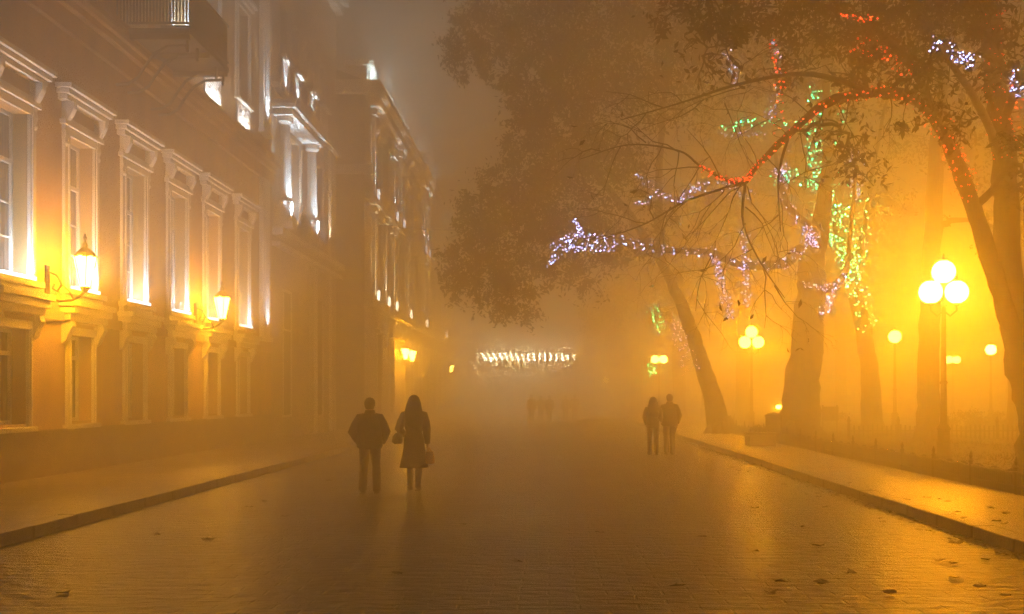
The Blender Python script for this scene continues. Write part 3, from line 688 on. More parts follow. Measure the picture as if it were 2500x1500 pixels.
# forked near trunk with red strings
Y = 21.0
fork = tree('nearest forked trunk at the right edge, red lights wound round both stems', 
     [(Vector((px(2505, Y), Y, .15)), .36), (at(2492, 1000, Y), .3), (at(2466, 870, Y), .29), (at(2440, 700, Y), .25), (at(2430, 500, Y), .235), (at(2418, 300, Y), .22), (at(2398, 120, Y), .2), (at(2385, -60, Y), .17)],
     [[(at(2468, 880, Y), .22), (at(2438, 780, Y - .2), .18), (at(2395, 640, Y - .5), .165), (at(2350, 500, Y - .9), .15), (at(2300, 370, Y - 1.2), .14), (at(2262, 290, Y - 1.5), .125), (at(2200, 235, Y - 1.8), .11), (at(2110, 224, Y - 2.1), .095), (at(2000, 248, Y - 2.4), .08), (at(1905, 325, Y - 2.6), .065), (at(1830, 400, Y - 2.8), .05), (at(1800, 440, Y - 2.9), .04)],
      [(at(1800, 440, Y - 2.9), .035), (at(1760, 438, Y - 3), .028), (at(1692, 402, Y - 3.1), .018), (at(1640, 365, Y - 3.1), .016), (at(1520, 350, Y - 3), .012), (at(1400, 385, Y - 3), .006)],
      [(at(2270, 300, Y - 1.5), .09), (at(2200, 160, Y - 2.2), .07), (at(2100, 60, Y - 3), .05), (at(1980, 10, Y - 3.4), .03)],
      [(at(2110, 224, Y - 2.1), .06), (at(1960, 180, Y - 3), .04), (at(1800, 200, Y - 3.4), .025), (at(1640, 250, Y - 3.6), .014), (at(1500, 290, Y - 3.6), .007)],
      [(at(1800, 440, Y - 2.9), .03), (at(1660, 485, Y - 3), .018), (at(1560, 540, Y - 3), .012), (at(1450, 580, Y - 3), .006)],
      [(at(1800, 440, Y - 2.9), .028), (at(1795, 540, Y - 3), .018), (at(1840, 640, Y - 3), .012), (at(1895, 720, Y - 3), .006)],
      [(at(1905, 325, Y - 2.6), .03), (at(1880, 430, Y - 2.7), .02), (at(1885, 560, Y - 2.8), .008)],
      [(at(2430, 400, Y), .1), (at(2360, 250, Y - 1), .07), (at(2280, 130, Y - 2), .05), (at(2200, 20, Y - 3), .03)],
      [(at(2420, 300, Y), .1), (at(2480, 160, Y - 1), .07), (at(2560, 40, Y - 2), .04)]],
     CL([(1830, 20, 90), (1930, 60, 95), (2040, 70, 100), (2130, 40, 100), (2240, 60, 100), (2340, 40, 90), (2140, 160, 80, .7), (2050, 180, 70, .5), (2240, 190, 70, .6), (2180, 300, 60, .3), (2060, 360, 55, .2), (2440, 120, 80, .6), (2470, 340, 60, .8), (2480, 460, 45, .5), (1760, 90, 70, .6), (1880, 170, 60, .4), (2340, 190, 40, .3), (1980, -10, 110), (2180, -20, 110), (2380, -20, 100), (1720, 10, 80), (1640, 30, 70, .7), (2110, 450, 40, .15)], 18.3, 1.6, 900),
     leaf=.145, leafmat='leaf',
     twigs=[(at(x, y, 18), Vector((dx, random.uniform(-.5, .5), dz)), L, .012, 3) for x, y, dx, dz, L in
            ((1800, 445, -.9, -.3, 1.5), (1790, 445, -.5, -.7, 1.3), (1805, 450, .2, -1, 1.6), (1700, 405, -1, .1, 1.3), (1640, 368, -1, .4, 1.2), (1600, 350, -.6, -.9, 1.1), (1690, 400, -.5, -.8, 1.1), (1560, 540, -1, .1, .9), (1660, 485, -.7, -.6, 1.2), (1840, 640, .4, -.7, 1.1), (1800, 540, -.6, -.7, 1.2), (1885, 480, .3, -.9, 1.1), (1905, 330, -.8, .5, 1.2), (1960, 280, -.7, .7, 1.2), (1800, 210, -.9, -.2, 1.4), (1700, 240, -.8, -.5, 1.2), (1600, 260, -1, .1, 1.0), (1900, 190, -.6, .7, 1.2), (2050, 240, .1, -1, 1.1), (2150, 230, .1, -1, 1.0), (1760, 440, -.2, -.9, 1.3), (1750, 250, .2, -.9, 1.2), (2290, 200, -.3, .6, 1.2), (2360, 220, .5, .5, 1.1), (1720, 615, -.2, -.9, 1.0), (1560, 345, -.9, .4, 1.0), (1500, 352, -.5, -.9, .9), (1450, 365, -.9, -.2, .8), (1640, 365, -.2, -.9, 1.1), (1740, 430, -.6, .8, 1.0), (1830, 400, -.4, .9, 1.0), (1850, 380, .5, -.9, 1.0), (1930, 300, .4, -.9, 1.1), (1990, 255, -.2, -1, 1.1), (2060, 235, -.3, .9, 1.0), (1620, 500, -.3, -.9, 1.0), (1500, 560, -.8, -.4, .9), (1580, 530, -.5, .8, .9), (1800, 500, .7, -.6, 1.0), (1820, 600, -.7, -.7, .9), (1870, 690, .5, -.8, .9), (1650, 250, -.4, .8, 1.0), (1560, 275, -.7, -.7, .9), (1780, 205, .1, .9, 1.0), (1880, 520, -.6, -.7, .9), (2020, 245, .5, -.9, 1.0))],
     twig_leaf=40)

# plain trunk behind the nearest lamp post
Y = 33.0
tree('plain upright trunk just behind the nearest lamp post', 
     [(Vector((px(2243, Y), Y, .15)), .4), (at(2242, 980, Y), .33), (at(2242, 820, Y), .31), (at(2250, 600, Y), .27), (at(2262, 350, Y), .22), (at(2280, 100, Y), .16)],
     [], CL([(2300, 60, 130), (2230, -40, 130), (2380, -20, 130), (2340, 230, 90, .4), (2440, 560, 70, .4)], 33, 2, 220), leaf=.19)
def plain_tree(x, Y, r, label, top=300, cr=()):
    p0 = Vector((px(x, Y), Y, .15)); lean = random.uniform(-14, 14)
    tree(label, [(p0, r * 1.2), (at(x + lean * .3, 900, Y), r), (at(x + lean, 700, Y), r * .85), (at(x + lean * 2, 500, Y), r * .6), (at(x + lean * 2.5, top, Y), r * .3)], [], CL(cr, Y, 2, 150), leaf=.26)
plain_tree(1792, 58, .36, 'faint trunk just left of the second lamp post', 350, [(1750, 560, 90, .7), (1830, 430, 110), (1720, 440, 90), (1800, 300, 120)])
plain_tree(2458, 44, .36, 'pale far trunk just left of the forked trunk base', 350, [(2420, 480, 100, .6), (2480, 300, 120), (2380, 300, 110)])
plain_tree(1640, 70, .4, 'faint far trunk behind the walking couple', 500, [(1600, 690, 90), (1520, 720, 80), (1560, 580, 100), (1680, 600, 90), (1450, 750, 60)])
plain_tree(2030, 84, .42, 'faint far trunk between the thick trunk and the green lit one', 350, [(2000, 620, 90), (2080, 560, 100), (2040, 440, 100)])
plain_tree(1540, 90, .45, 'faintest trunk far up the street near the tiny lamps', 600, [(1480, 770, 70), (1540, 720, 80), (1430, 790, 50), (1600, 700, 70)])

# ------------------------------------------------------------------ light strings
ico = None
def ico_mesh(r):
    bm = bmesh.new(); bmesh.ops.create_icosphere(bm, subdivisions=1, radius=r)
    me = bpy.data.meshes.new('bulb'); bm.to_mesh(me); bm.free(); return me
bulb_mesh = {}
def light_string(label, path, n, color, spread=10, size=.017, wrap=False, group='strings of tree lights'):
    """path: [(x, y, Y)], a wire wound round a bough with n bulbs on it"""
    if color in ('bulb_green', 'bulb_lime') and size < .03: size = .026 if color == 'bulb_green' else .02
    P = [at(*p) for p in path]
    W = wander(P, 16, .0); m = len(W)
    r = spread * (.78 if color == 'bulb_white' else 1) / FPX * path[0][2]
    o = tag(empty('light_string', W[0]), label, 'light string', group); base = o.location.copy()
    turns = max(3, m // 5); pts = []
    N = m * 3
    for i in range(N):
        f = i / (N - 1) * (m - 1); k = min(int(f), m - 2); p = W[k].lerp(W[k + 1], f - k)
        t = (W[k + 1] - W[k]).normalized(); u = t.orthogonal().normalized(); v = t.cross(u)
        a = i * .55 + random.uniform(-.25, .25); rr = r * (random.uniform(.55, 1.1) if not wrap else random.uniform(1.0, 1.15))
        pts.append(p + (u * math.cos(a) + v * math.sin(a)) * rr)
    w = MB(); w.tube(pts, .006, 3, cap=False); w.build('wire', M['wire'], o, base)
    for i in range(n):
        f = (i + random.random()) / n * (len(pts) - 1); k = min(int(f), len(pts) - 2)
        key = (color, size, random.choice((0, 0, 0, 1, 1, 1, 1, 2)))
        if key not in bulb_mesh:
            bulb_mesh[key] = ico_mesh(size); bulb_mesh[key].materials.append(M[color + str(key[2])])
        b = bpy.data.objects.new('bulb', bulb_mesh[key]); col.objects.link(b); b.parent = o
        b.location = pts[k].lerp(pts[k + 1], f - k) - base + Vector([random.gauss(0, r * .25) for _ in range(3)])
        s = random.uniform(.75, 1.25); b.scale = (s, s, s)
LS = light_string
LS('bluish white string along the middle of the long bough over the street', [(1405, 572, 31.3), (1500, 580, 32.1), (1600, 603, 33.1), (1720, 612, 34.5)], 95, 'bulb_white', 13)
LS('short white string pointing up near the tip of the long bough', [(1388, 528, 31.2), (1396, 550, 31.2), (1406, 570, 31.2)], 22, 'bulb_white', 7)
LS('white string on the upper tip of the long bough', [(1336, 602, 31.2), (1350, 588, 31.2), (1385, 572, 31.2), (1405, 562, 31.2)], 40, 'bulb_white', 14)
LS('white string slanting down to the lowest left tip of the long bough', [(1316, 646, 31.2), (1345, 620, 31.2), (1378, 598, 31.2), (1374, 576, 31.2)], 34, 'bulb_white', 8)
LS('white string looping below the long bough near its tip', [(1382, 602, 31.2), (1420, 597, 31.2), (1488, 603, 31.2)], 38, 'bulb_white', 10)
LS('white string on the thick end of the long bough by the trunk', [(1715, 612, 34.5), (1790, 641, 35.5), (1895, 636, 36.5), (1930, 602, 37.2), (1970, 572, 37.4)], 100, 'bulb_white', 17)
LS('white string hanging straight down beside the lamp glow', [(1795, 560, 35.5), (1800, 640, 35.5), (1806, 740, 35.5)], 55, 'bulb_white', 12)
LS('white string trailing down from the long bough, left of the straight one', [(1730, 630, 34.8), (1745, 700, 34.8), (1768, 770, 34.8)], 42, 'bulb_white', 13)
LS('white string climbing the bough above the thick trunk', [(1972, 575, 37.2), (1915, 512, 36.9), (1888, 450, 36.6), (1880, 405, 36.5)], 55, 'bulb_white', 12)
LS('white string bunched at the bend above the thick trunk', [(1940, 560, 37.1), (1965, 570, 37.1), (1968, 600, 37.2)], 32, 'bulb_white', 14)
LS('white string among the bare twigs left of the red bough', [(1528, 414, 35), (1575, 455, 35), (1635, 482, 35), (1690, 455, 35)], 42, 'bulb_white', 9)
LS('short bright white string under the bare twigs', [(1535, 492, 35), (1560, 487, 35), (1592, 458, 35)], 26, 'bulb_white', 7)
LS('white string spread beneath the red bough end', [(1650, 490, 35), (1680, 450, 35), (1760, 455, 35), (1820, 470, 35)], 44, 'bulb_white', 16)
LS('white string round the fork of the thick trunk', [(1935, 688, 37.4), (1990, 695, 37.4), (2022, 690, 37.6), (2042, 662, 37.6)], 45, 'bulb_white', 12)
LS('white string drooping right of the thick trunk', [(2015, 700, 37.6), (1998, 735, 37.6), (1982, 765, 37.6)], 32, 'bulb_white', 14)
LS('white string hanging high among the leaves at top centre', [(1752, 120, 34), (1772, 165, 34), (1782, 215, 34)], 30, 'bulb_white', 11)
LS('white string hanging high, right of the top centre one', [(1868, 95, 34), (1880, 150, 34), (1872, 240, 34), (1850, 290, 34)], 40, 'bulb_white', 13)
LS('brightest white string between the two red stems at top right', [(2250, 100, 16.6), (2310, 135, 16.6), (2352, 152, 16.6)], 60, 'bulb_white', 20, .0105)
LS('white string beyond the near red stem at the right edge', [(2440, 170, 16.6), (2452, 205, 16.6), (2468, 235, 16.6)], 30, 'bulb_white', 18, .0105)
LS('white string hanging beside the green lit trunk', [(2058, 360, 40), (2072, 430, 40), (2065, 480, 40)], 50, 'bulb_white', 17)
LS('white string crossing just under the level green one', [(1742, 328, 39), (1790, 325, 39), (1845, 328, 39)], 20, 'bulb_white', 9)
LS('white string at the end of the lower green bough', [(1870, 420, 38), (1895, 405, 38), (1890, 440, 38)], 28, 'bulb_white', 15)
LS('green string on the top of the slim trunk', [(1985, 205, 41.5), (1982, 280, 41.5), (1970, 345, 41.5), (1985, 425, 41.5)], 100, 'bulb_green', 24)
LS('second green string spread round the top of the slim trunk', [(2000, 250, 40.5), (1990, 330, 40.5), (1985, 400, 40.5), (2005, 470, 40.6)], 70, 'bulb_green', 36)
LS('green string beside the lime one, in the middle of the slim trunk', [(2005, 490, 40.8), (2040, 600, 40.8), (2075, 720, 40.8)], 80, 'bulb_green', 30)
LS('level green string high in the branches', [(1740, 310, 40.5), (1830, 296, 40.7), (1960, 300, 41)], 34, 'bulb_green', 9)
LS('green string along the lower bough of the slim trunk', [(1868, 440, 40.5), (1915, 428, 40.7), (1985, 458, 41), (2018, 505, 41.5)], 62, 'bulb_green', 13)
LS('lime string round the middle of the slim trunk', [(2015, 500, 41.4), (2035, 580, 41.4), (2060, 680, 41.4)], 100, 'bulb_lime', 27)
LS('lime string thinning out down the slim trunk', [(2045, 600, 41.4), (2062, 690, 41.4), (2098, 800, 41.4)], 70, 'bulb_lime', 24)
LS('lime string on the right hand limb of the slim trunk', [(2070, 470, 41.4), (2082, 560, 41.4), (2070, 640, 41.4)], 40, 'bulb_lime', 18)
LS('red string along the arching bough, lower half', [(1800, 440, 18), (1830, 400, 18.1), (1905, 326, 18.3), (2000, 248, 18.5)], 56, 'bulb_red', 9, .012)
LS('red string along the arching bough, upper half', [(2000, 248, 18.5), (2110, 225, 18.8), (2200, 236, 19.1), (2262, 290, 19.4)], 60, 'bulb_red', 15, .0125)
LS('red string at the far tip of the arching bough', [(1690, 404, 17.8), (1755, 436, 17.9), (1805, 432, 18)], 40, 'bulb_red', 9, .0125)
LS('red string on the leaning stem of the forked trunk', [(2262, 290, 19.3), (2305, 380, 19.6), (2345, 480, 19.9)], 92, 'bulb_red', 22, .013, wrap=True)
LS('red string winding up the upright stem, top part', [(2388, -20, 20.7), (2402, 120, 20.7), (2415, 240, 20.7)], 90, 'bulb_red', 28, .013, wrap=True)
LS('red string winding up the upright stem, middle part', [(2415, 190, 20.7), (2428, 290, 20.7), (2440, 390, 20.7)], 98, 'bulb_red', 30, .013, wrap=True)
LS('red string high among the leaves at top right', [(2060, 105, 18), (2110, 120, 18), (2160, 150, 18), (2200, 185, 18)], 44, 'bulb_red', 18, .0125)
LS('short red string at the very top of the leaves', [(2030, 40, 17.5), (2080, 44, 17.5), (2115, 42, 17.5)], 18, 'bulb_red', 7, .0125)
LS('red string rising straight from the arching bough', [(1875, 330, 18), (1885, 240, 18), (1880, 170, 18), (1860, 100, 18)], 34, 'bulb_red', 12, .0125)
LS('pale pink string on the leaning tree trunk', [(1640, 770, 44.3), (1650, 830, 44.3), (1672, 900, 44.3)], 60, 'bulb_pink', 18)
LS('small green string far behind, left of the leaning trunk', [(1572, 740, 60), (1590, 770, 60), (1596, 800, 60)], 22, 'bulb_lime', 12, .04)
LS('tiny green string low beside the far twin lamp', [(1566, 880, 66), (1578, 905, 66)], 14, 'bulb_lime', 9, .045)

# ------------------------------------------------------------------ fence and park furniture
fence = tag(empty('park_fence', (FENX, 12, .15)), 'low dark iron picket fence edging the park beside the pavement', 'fence'); O = fence.location
pk = MB(); ra = MB(); y = 8.0
ra.box(FENX - .012, FENX + .012, 8, 46, .24, .27); ra.box(FENX - .012, FENX + .012, 8, 46, .46, .49)
while y < 46:
    pk.box(FENX - .012, FENX + .012, y, y + .035, .14, .52 + .03 * math.sin(y * 9)); y += .085
y = 8.0
pk.build('picket_panel', M['iron'], fence, O); ra.build('rail', M['iron'], fence, O)
while y < 46.1:
    p = MB(); p.lathe([(.035, 0), (.035, .42), (.05, .44), (.02, .48), (.035, .53), (.004, .62)], (FENX, y, .13), 8); p.build('post', M['iron'], fence, O); y += 1.9
bead = MB(); bp = [(FENX - .016, 12 + .045 * i, .5 + .012 * math.sin(i * .33)) for i in range(400)]
bead.tube(bp, [(.004, .013, .016, .013)[i % 4] for i in range(400)], 6)
bead.build('glint_beading', mat('glint_steel', (.6, .55, .45), .25, .1, 5, metal=.8), fence, O)  # pale bead line added to stand in for wet glints along the fence top
f2 = tag(empty('inner_fence', (11.5, 30, .2)), 'farther low picket fence deeper in the park, behind the trunks', 'fence'); O = f2.location
pk = MB(); x = 10.2
while x < 22: pk.box(x, x + .05, 37 - .015, 37 + .015, .1, .72 + .03 * math.sin(x * 7)); x += .16
pk.box(10.2, 22, 36.98, 37.02, .5, .54); pk.build('picket_panel', M['iron'], f2, O)
x = 10.2
while x < 22:
    p = MB(); p.lathe([(.05, 0), (.05, .7), (.07, .74), (.02, .9)], (x, 37, .12), 8); p.build('post', M['iron'], f2, O); x += 1.7
def bin_(x, Y):
    o = tag(empty('litter_bin', (x, Y, .15)), 'dark litter bin standing at the foot of the thick trunk', 'litter bin'); O = o.location
    b = MB(); b.lathe([(.2, .08), (.24, .12), (.27, .85), (.29, .87)], (x, Y, .15), 14); b.build('body', M['iron'], o, O)
    b = MB(); b.lathe([(.3, .88), (.3, .93), (.2, .99), (.03, 1.03)], (x, Y, .15), 14); b.build('lid', M['iron'], o, O)
    b = MB(); b.lathe([(.16, 0), (.16, .079)], (x, Y, .15), 12); b.build('base', M['iron'], o, O)
bin_(px(1868, 36), 36)
o = tag(empty('stone_planter', (px(1836, 34), 34, .15)), 'low square stone planter on the pavement by the litter bin', 'planter'); O = o.location
b = MB(); b.box(O.x - .42, O.x + .42, 33.6, 34.4, .15, .5); b.box(O.x - .47, O.x + .47, 33.55, 34.45, .5, .58); b.build('tub', M['kerb'], o, O, bevel=.02)
leaf_faces('plants', M['leaf2'], clump_points((O.x, 34, .66), (.36, .36, .14), 500, 24), .1, parent=o, off=O)['kind'] = 'stuff'
o = tag(empty('notice_board', (px(2005, 42), 42, .2)), 'small dark notice board on posts between the trunks', 'notice board'); O = o.location
b = MB(); b.box(O.x - .32, O.x + .32, 41.97, 42.03, .75, 1.3); b.build('panel', M['iron'], o, O, bevel=.01)
for s in (-.28, .28):
    b = MB(); b.tube([(O.x + s, 42.06, .1), (O.x + s, 42.06, 1.36)], .03, 8); b.build('post', M['iron'], o, O)
o = tag(empty('garden_light', (px(1880, 60), 60, .15)), 'small low garden floodlight glowing left of the thick trunk', 'garden light'); O = o.location
b = MB(); b.tube([(O.x, 60, .1), (O.x, 60, .95)], .03, 8); b.build('post', M['iron'], o, O)
b = MB(); b.ball((O.x, 60, 1.08), .15, 10, 1.1, 1, .8); b.build('lamp_head', M['far_globe'], o, O)
point((O.x, 59.9, 1.08), 250, SODW, .18)
def shrub(x, Y, r, h, label):
    o = tag(empty('shrub', (x, Y, .15)), label, 'shrub', 'shrubs in the park'); O = o.location
    t = MB(); tp = []
    for k in range(9): twig(t, (x + random.gauss(0, .1), Y + random.gauss(0, .1), .12), (random.gauss(0, .5), random.gauss(0, .5), 1), h * .9, .018, 1, tp, 0, 3)
    t.build('stem', M['bark'], o, O)
    leaf_faces('foliage', M['leaf2'], clump_points((x, Y, .15 + h * .5), (r, r, h * .52), int(900 * r)), .13, parent=o, off=O)
shrub(px(2340, 43), 43, 1.1, 1.0, 'round dark shrub right of the nearest lamp post')
shrub(px(2420, 47), 47, 1.0, .8, 'lower dark shrub near the pale far trunk')
shrub(px(1990, 50), 50, 1.2, .9, 'dark shrub behind the notice board')
o = tag(empty('overhead_cable', at(905, 542, 54)), 'thin dark cable strung from the far facade into the leaning tree', 'cable')
b = MB(); b.tube([at(905, 542, 54), at(980, 552, 52), at(1060, 556, 49), at(1130, 556, 46)], .022, 5); b.build('wire', M['wire'], o, o.location)

# ------------------------------------------------------------------ fallen leaves on the paving
def dead_leaf_mesh(k):
    n = 9; vs = [(0, 0, .012)]
    for i in range(n):
        a = 2 * math.pi * i / n; r = (.052 if i % 2 else .085) * random.uniform(.7, 1.2)
        vs.append((r * math.cos(a) * .8, r * math.sin(a), .004 + random.uniform(0, .035)))
    me = bpy.data.meshes.new('fallen_leaf'); me.from_pydata(vs, [], [(0, 1 + i, 1 + (i + 1) % n) for i in range(n)]); me.materials.append(M['deadleaf']); return me
DL = [dead_leaf_mesh(k) for k in range(5)]
def ground_pt(x, y, z=0.0):
    Y = FPX * (EYE - z) / (y - VY); return Vector(((x - VX) / FPX * Y, Y, z))
def drop(x, y, z, label, group, s=1.0):
    o = bpy.data.objects.new('fallen_leaf', random.choice(DL)); o.location = ground_pt(x, y, z) + Vector((0, 0, .004)); o.rotation_euler = (0, 0, random.uniform(0, 6.3))
    q = s * random.uniform(.8, 1.25); o.scale = (q, q, q); col.objects.link(o); tag(o, label, 'leaf', group)
for x, y in ((1815, 1335), (1860, 1437), (1972, 1322), (2052, 1388), (1985, 1416), (2300, 1365), (1785, 1140), (1820, 1230), (1995, 1227), (1885, 1410), (150, 1437), (505, 1308), (690, 1250), (600, 1228), (795, 1165), (380, 1295), (640, 1215), (1450, 1290), (1250, 1360), (1120, 1270), (1640, 1420), (1700, 1300), (2150, 1440), (960, 1390), (1940, 1275)):
    drop(x, y, 0, 'dark fallen leaf lying on the wet street paving', 'fallen leaves on the street')
for x, y in ((2240, 1205), (2190, 1210), (2310, 1240), (2325, 1256), (2405, 1262), (2425, 1268), (2395, 1230), (2110, 1188), (2090, 1200), (2270, 1208), (2150, 1222), (2290, 1214), (2430, 1245), (2050, 1170)):
    drop(x, y, .156, 'dark fallen leaf lying on the right pavement slabs', 'fallen leaves on the right pavement', .9)
lr = random.Random(3)
for k in range(26):
    y = lr.uniform(1120, 1470); kx = VX + (KR - abs(lr.gauss(0, .55)) - .1) / EYE * (y - VY)
    if kx < 2440: drop(kx, y, 0, 'dark fallen leaf lying on the wet street paving', 'fallen leaves on the street', lr.uniform(.6, 1.0))
drop(2310, 1318, 0, 'big crumpled fallen leaf in the gutter against the right kerb', None, 1.9)
drop(135, 1280, .156, 'dark fallen leaf on the left kerb stone', None, .9)

# ------------------------------------------------------------------ people
def skin_body(name, V, E, rad, m):
    me = bpy.data.meshes.new(name); me.from_pydata(V, E, []); me.update()
    ob = bpy.data.objects.new(name, me); col.objects.link(ob)
    sk = ob.modifiers.new('skin', 'SKIN'); sk.use_smooth_shade = True
    sv = me.skin_vertices[0].data
    for i, r in enumerate(rad): sv[i].radius = (r, r) if not hasattr(r, '__len__') else r
    for i in range(len(V)): sv[i].use_root = (i == 0)
    sb = ob.modifiers.new('sub', 'SUBSURF'); sb.levels = sb.render_levels = 1
    dg = bpy.context.evaluated_depsgraph_get()
    new = bpy.data.meshes.new_from_object(ob.evaluated_get(dg)); ob.modifiers.clear(); ob.data = new; new.name = name
    new.materials.clear(); new.materials.append(m)
    new.polygons.foreach_set('use_smooth', [True] * len(new.polygons)); new.update()
    return ob

def person(label, loc, h, step, arms, style, rz=0.0, hair='short', group=None, far=False, jm='jacket'):
    """walks away from the camera (+y). step: forward reach of the left foot; arms: {side: (elbow, wrist)} relative to the shoulder line"""
    s = h / 1.75
    V, E, Rr = [], [], []
    def vtx(p, r, parent=None):
        V.append(tuple(Vector(p) * s)); Rr.append(r * s if not hasattr(r, '__len__') else (r[0] * s, r[1] * s))
        if parent is not None: E.append((parent, len(V) - 1))
        return len(V) - 1
    pel = vtx((0, 0, .95), .12); sp = vtx((0, 0, 1.1), .11, pel); ch = vtx((0, 0, 1.28), .125, sp); nb = vtx((0, 0, 1.44), .075, ch)
    nk = vtx((0, .01, 1.51), .052, nb); hd = vtx((0, .02, 1.58), .075, nk); h2 = vtx((0, .015, 1.645), .092, hd); h3 = vtx((0, .0, 1.705), .07, h2)
    vtx((0, .115, 1.615), .014, h2)                     # nose
    for sd in (-1, 1): vtx((sd * .093, .0, 1.625), .018, h2)   # ears
    sole = {}
    wr = {}
    for sd in (-1, 1):
        f = step if sd < 0 else -step
        hp = vtx((sd * .09, 0, .9), .1, pel); kn = vtx((sd * .1, f * .5 + .05, .5), .06, hp)
        lift = .05 if f < 0 else 0.0
        an = vtx((sd * .1, f, .09 + lift), .038, kn); vtx((sd * .105, f + .15, .035 + lift * .2), .032, an)
        sole[sd] = (f, lift)
        sh = vtx((sd * .185, 0, 1.4), .06, nb); e, w_ = arms[sd]
        el = vtx(e, .04, sh); wi = vtx(w_, .028, el); wr[sd] = (Vector(e), Vector(w_))
        if not far:
            d = (Vector(w_) - Vector(e)).normalized(); d = (d + Vector((0, .1, -.4))).normalized()
            pa = vtx(Vector(w_) + d * .06, .03, wi); side = d.cross(Vector((sd, 0, 0)).cross(d)).normalized()
            fw = d.cross(Vector((1, 0, 0))).normalized()
            for k in range(4):
                q = Vector(w_) + d * .095 + fw * (.027 - .018 * k)
                Lf = (.04, .046, .043, .034)[k]
                a = vtx(q, .0095, pa); b_ = vtx(q + d * Lf - Vector((sd * .008, 0, 0)), .0085, a); vtx(q + d * Lf * 1.7 - Vector((sd * .026, 0, 0)), .0075, b_)
            a = vtx(Vector(w_) + d * .05 + fw * .04, .0105, pa); vtx(Vector(w_) + d * .085 + fw * .055, .009, a)
        else:
            vtx(Vector(w_) + Vector((0, .01, -.09)), .03, wi)
    ob = skin_body('person', V, E, Rr, M['skin'])
    ob.location = loc; ob.rotation_euler = (0, 0, rz); tag(ob, label, 'person', group)
    def sc(b): b.v = [(x * s, y * s, z * s) for x, y, z in b.v]; return b
    # legs
    t = MB()
    lr = .088 if style != 'coat' else .07
    for sd in (-1, 1):
        f, lift = sole[sd]
        t.tube([(sd * .088, 0, .93), (sd * .095, f * .2 + .02, .74), (sd * .1, f * .5 + .05, .5), (sd * .1, f * .8 + .02, .3), (sd * .1, f, .1 + lift), (sd * .1, f + .01, .045 + lift)],
               [lr + .025, lr + .008, lr * .85, lr * .86, lr * .84, lr * .86] if style != 'coat' else [.1, .085, .064, .062, .047, .046], 12)
    t.rings([(0, 0, .82, .16, .125), (0, 0, .9, .175, .135), (0, 0, 1.0, .165, .125), (0, 0, 1.06, .155, .115)], 18)
    sc(t).build('trousers' if style != 'coat' else 'tights', M['jeans'], ob, smooth=True)
    for sd in (-1, 1):
        f, lift = sole[sd]; b = MB()
        b.tube([(sd * .1, f - .07, .055 + lift), (sd * .1, f + .02, .05 + lift), (sd * .105, f + .12, .036 + lift * .3), (sd * .105, f + .19, .03 + lift * .2)], [.045, .052, .045, .025], 10)
        b.box(sd * .1 - .04, sd * .1 + .04, f - .1, f + .17, .002 + lift * .4, .022 + lift * .4)
        if style == 'coat': b.tube([(sd * .1, f, .06 + lift), (sd * .1, f * .85, .2 + lift), (sd * .1, f * .75 + .02, .32 + lift)], [.05, .055, .07], 12)
        sc(b).build('boot' if style == 'coat' else 'shoe', M['shoe'], ob, smooth=True)
    j = MB()
    if style == 'jacket':
        j.rings([(0, 0, .83, .2, .16), (0, 0, .86, .235, .18), (0, 0, .98, .245, .185), (0, 0, 1.1, .23, .175), (0, 0, 1.25, .24, .175), (0, 0, 1.36, .235, .155), (0, 0, 1.43, .18, .12), (0, .005, 1.47, .1, .09), (0, .005, 1.53, .085, .08)], 22)
    elif style == 'coat':
        j.rings([(0, 0, .43, .27, .22), (0, 0, .6, .235, .195), (0, 0, .8, .195, .155), (0, 0, .95, .185, .145), (0, 0, 1.08, .15, .12), (0, 0, 1.22, .185, .135), (0, 0, 1.36, .195, .125), (0, 0, 1.43, .155, .105), (0, .005, 1.47, .09, .08), (0, .005, 1.52, .08, .075)], 22)
    else:
        j.rings([(0, 0, .9, .19, .15), (0, 0, 1.02, .19, .145), (0, 0, 1.12, .175, .135), (0, 0, 1.25, .2, .145), (0, 0, 1.36, .2, .13), (0, 0, 1.43, .16, .11), (0, .005, 1.47, .09, .085), (0, .005, 1.53, .08, .08)], 22)
    for sd in (-1, 1):
        e, w_ = wr[sd]; S = Vector((sd * .17, 0, 1.39))
        j.tube([Vector((sd * .1, 0, 1.4)), S, S.lerp(e, .5) + Vector((sd * .012, 0, 0)), e, e.lerp(w_, .5), w_ + (w_ - e).normalized() * -.01], [.075, .09, .082, .078, .066, .052], 12)
    sc(j).build('coat' if style == 'coat' else 'jacket', M['coat' if style == 'coat' else jm], ob, smooth=True)
    hm = MB()
    if hair == 'short':
        hm.rings([(0, -.03, 1.545, .07, .06), (0, -.025, 1.59, .088, .08), (0, -.015, 1.65, .1, .1), (0, -.008, 1.7, .093, .098), (0, -.005, 1.74, .062, .07), (0, -.005, 1.758, .02, .025)], 18)
    else:
        hm.rings([(.03, -.08, 1.12, .06, .03), (.03, -.1, 1.2, .14, .06), (.015, -.09, 1.38, .175, .09), (0, -.06, 1.5, .155, .105), (0, -.035, 1.6, .135, .115), (0, -.015, 1.67, .112, .11), (0, -.008, 1.72, .092, .095), (0, -.005, 1.755, .05, .055), (0, -.005, 1.768, .015, .015)], 18)
    sc(hm).build('hair', M['hair'], ob, smooth=True)
    return ob
pocket = {-1: ((-.31, -.06, 1.13), (-.215, .1, .93)), 1: ((.31, -.06, 1.13), (.215, .1, .93))}
hang = {-1: ((-.24, -.02, 1.13), (-.25, .05, .88)), 1: ((.24, -.02, 1.13), (.25, .05, .88))}
pm = ground_pt(893, 1194)
person('man in dark jacket and brown trousers walking with hands in his pockets', pm, 1.70, -.2, pocket, 'jacket', 0.03)
pw = ground_pt(1000, 1186)
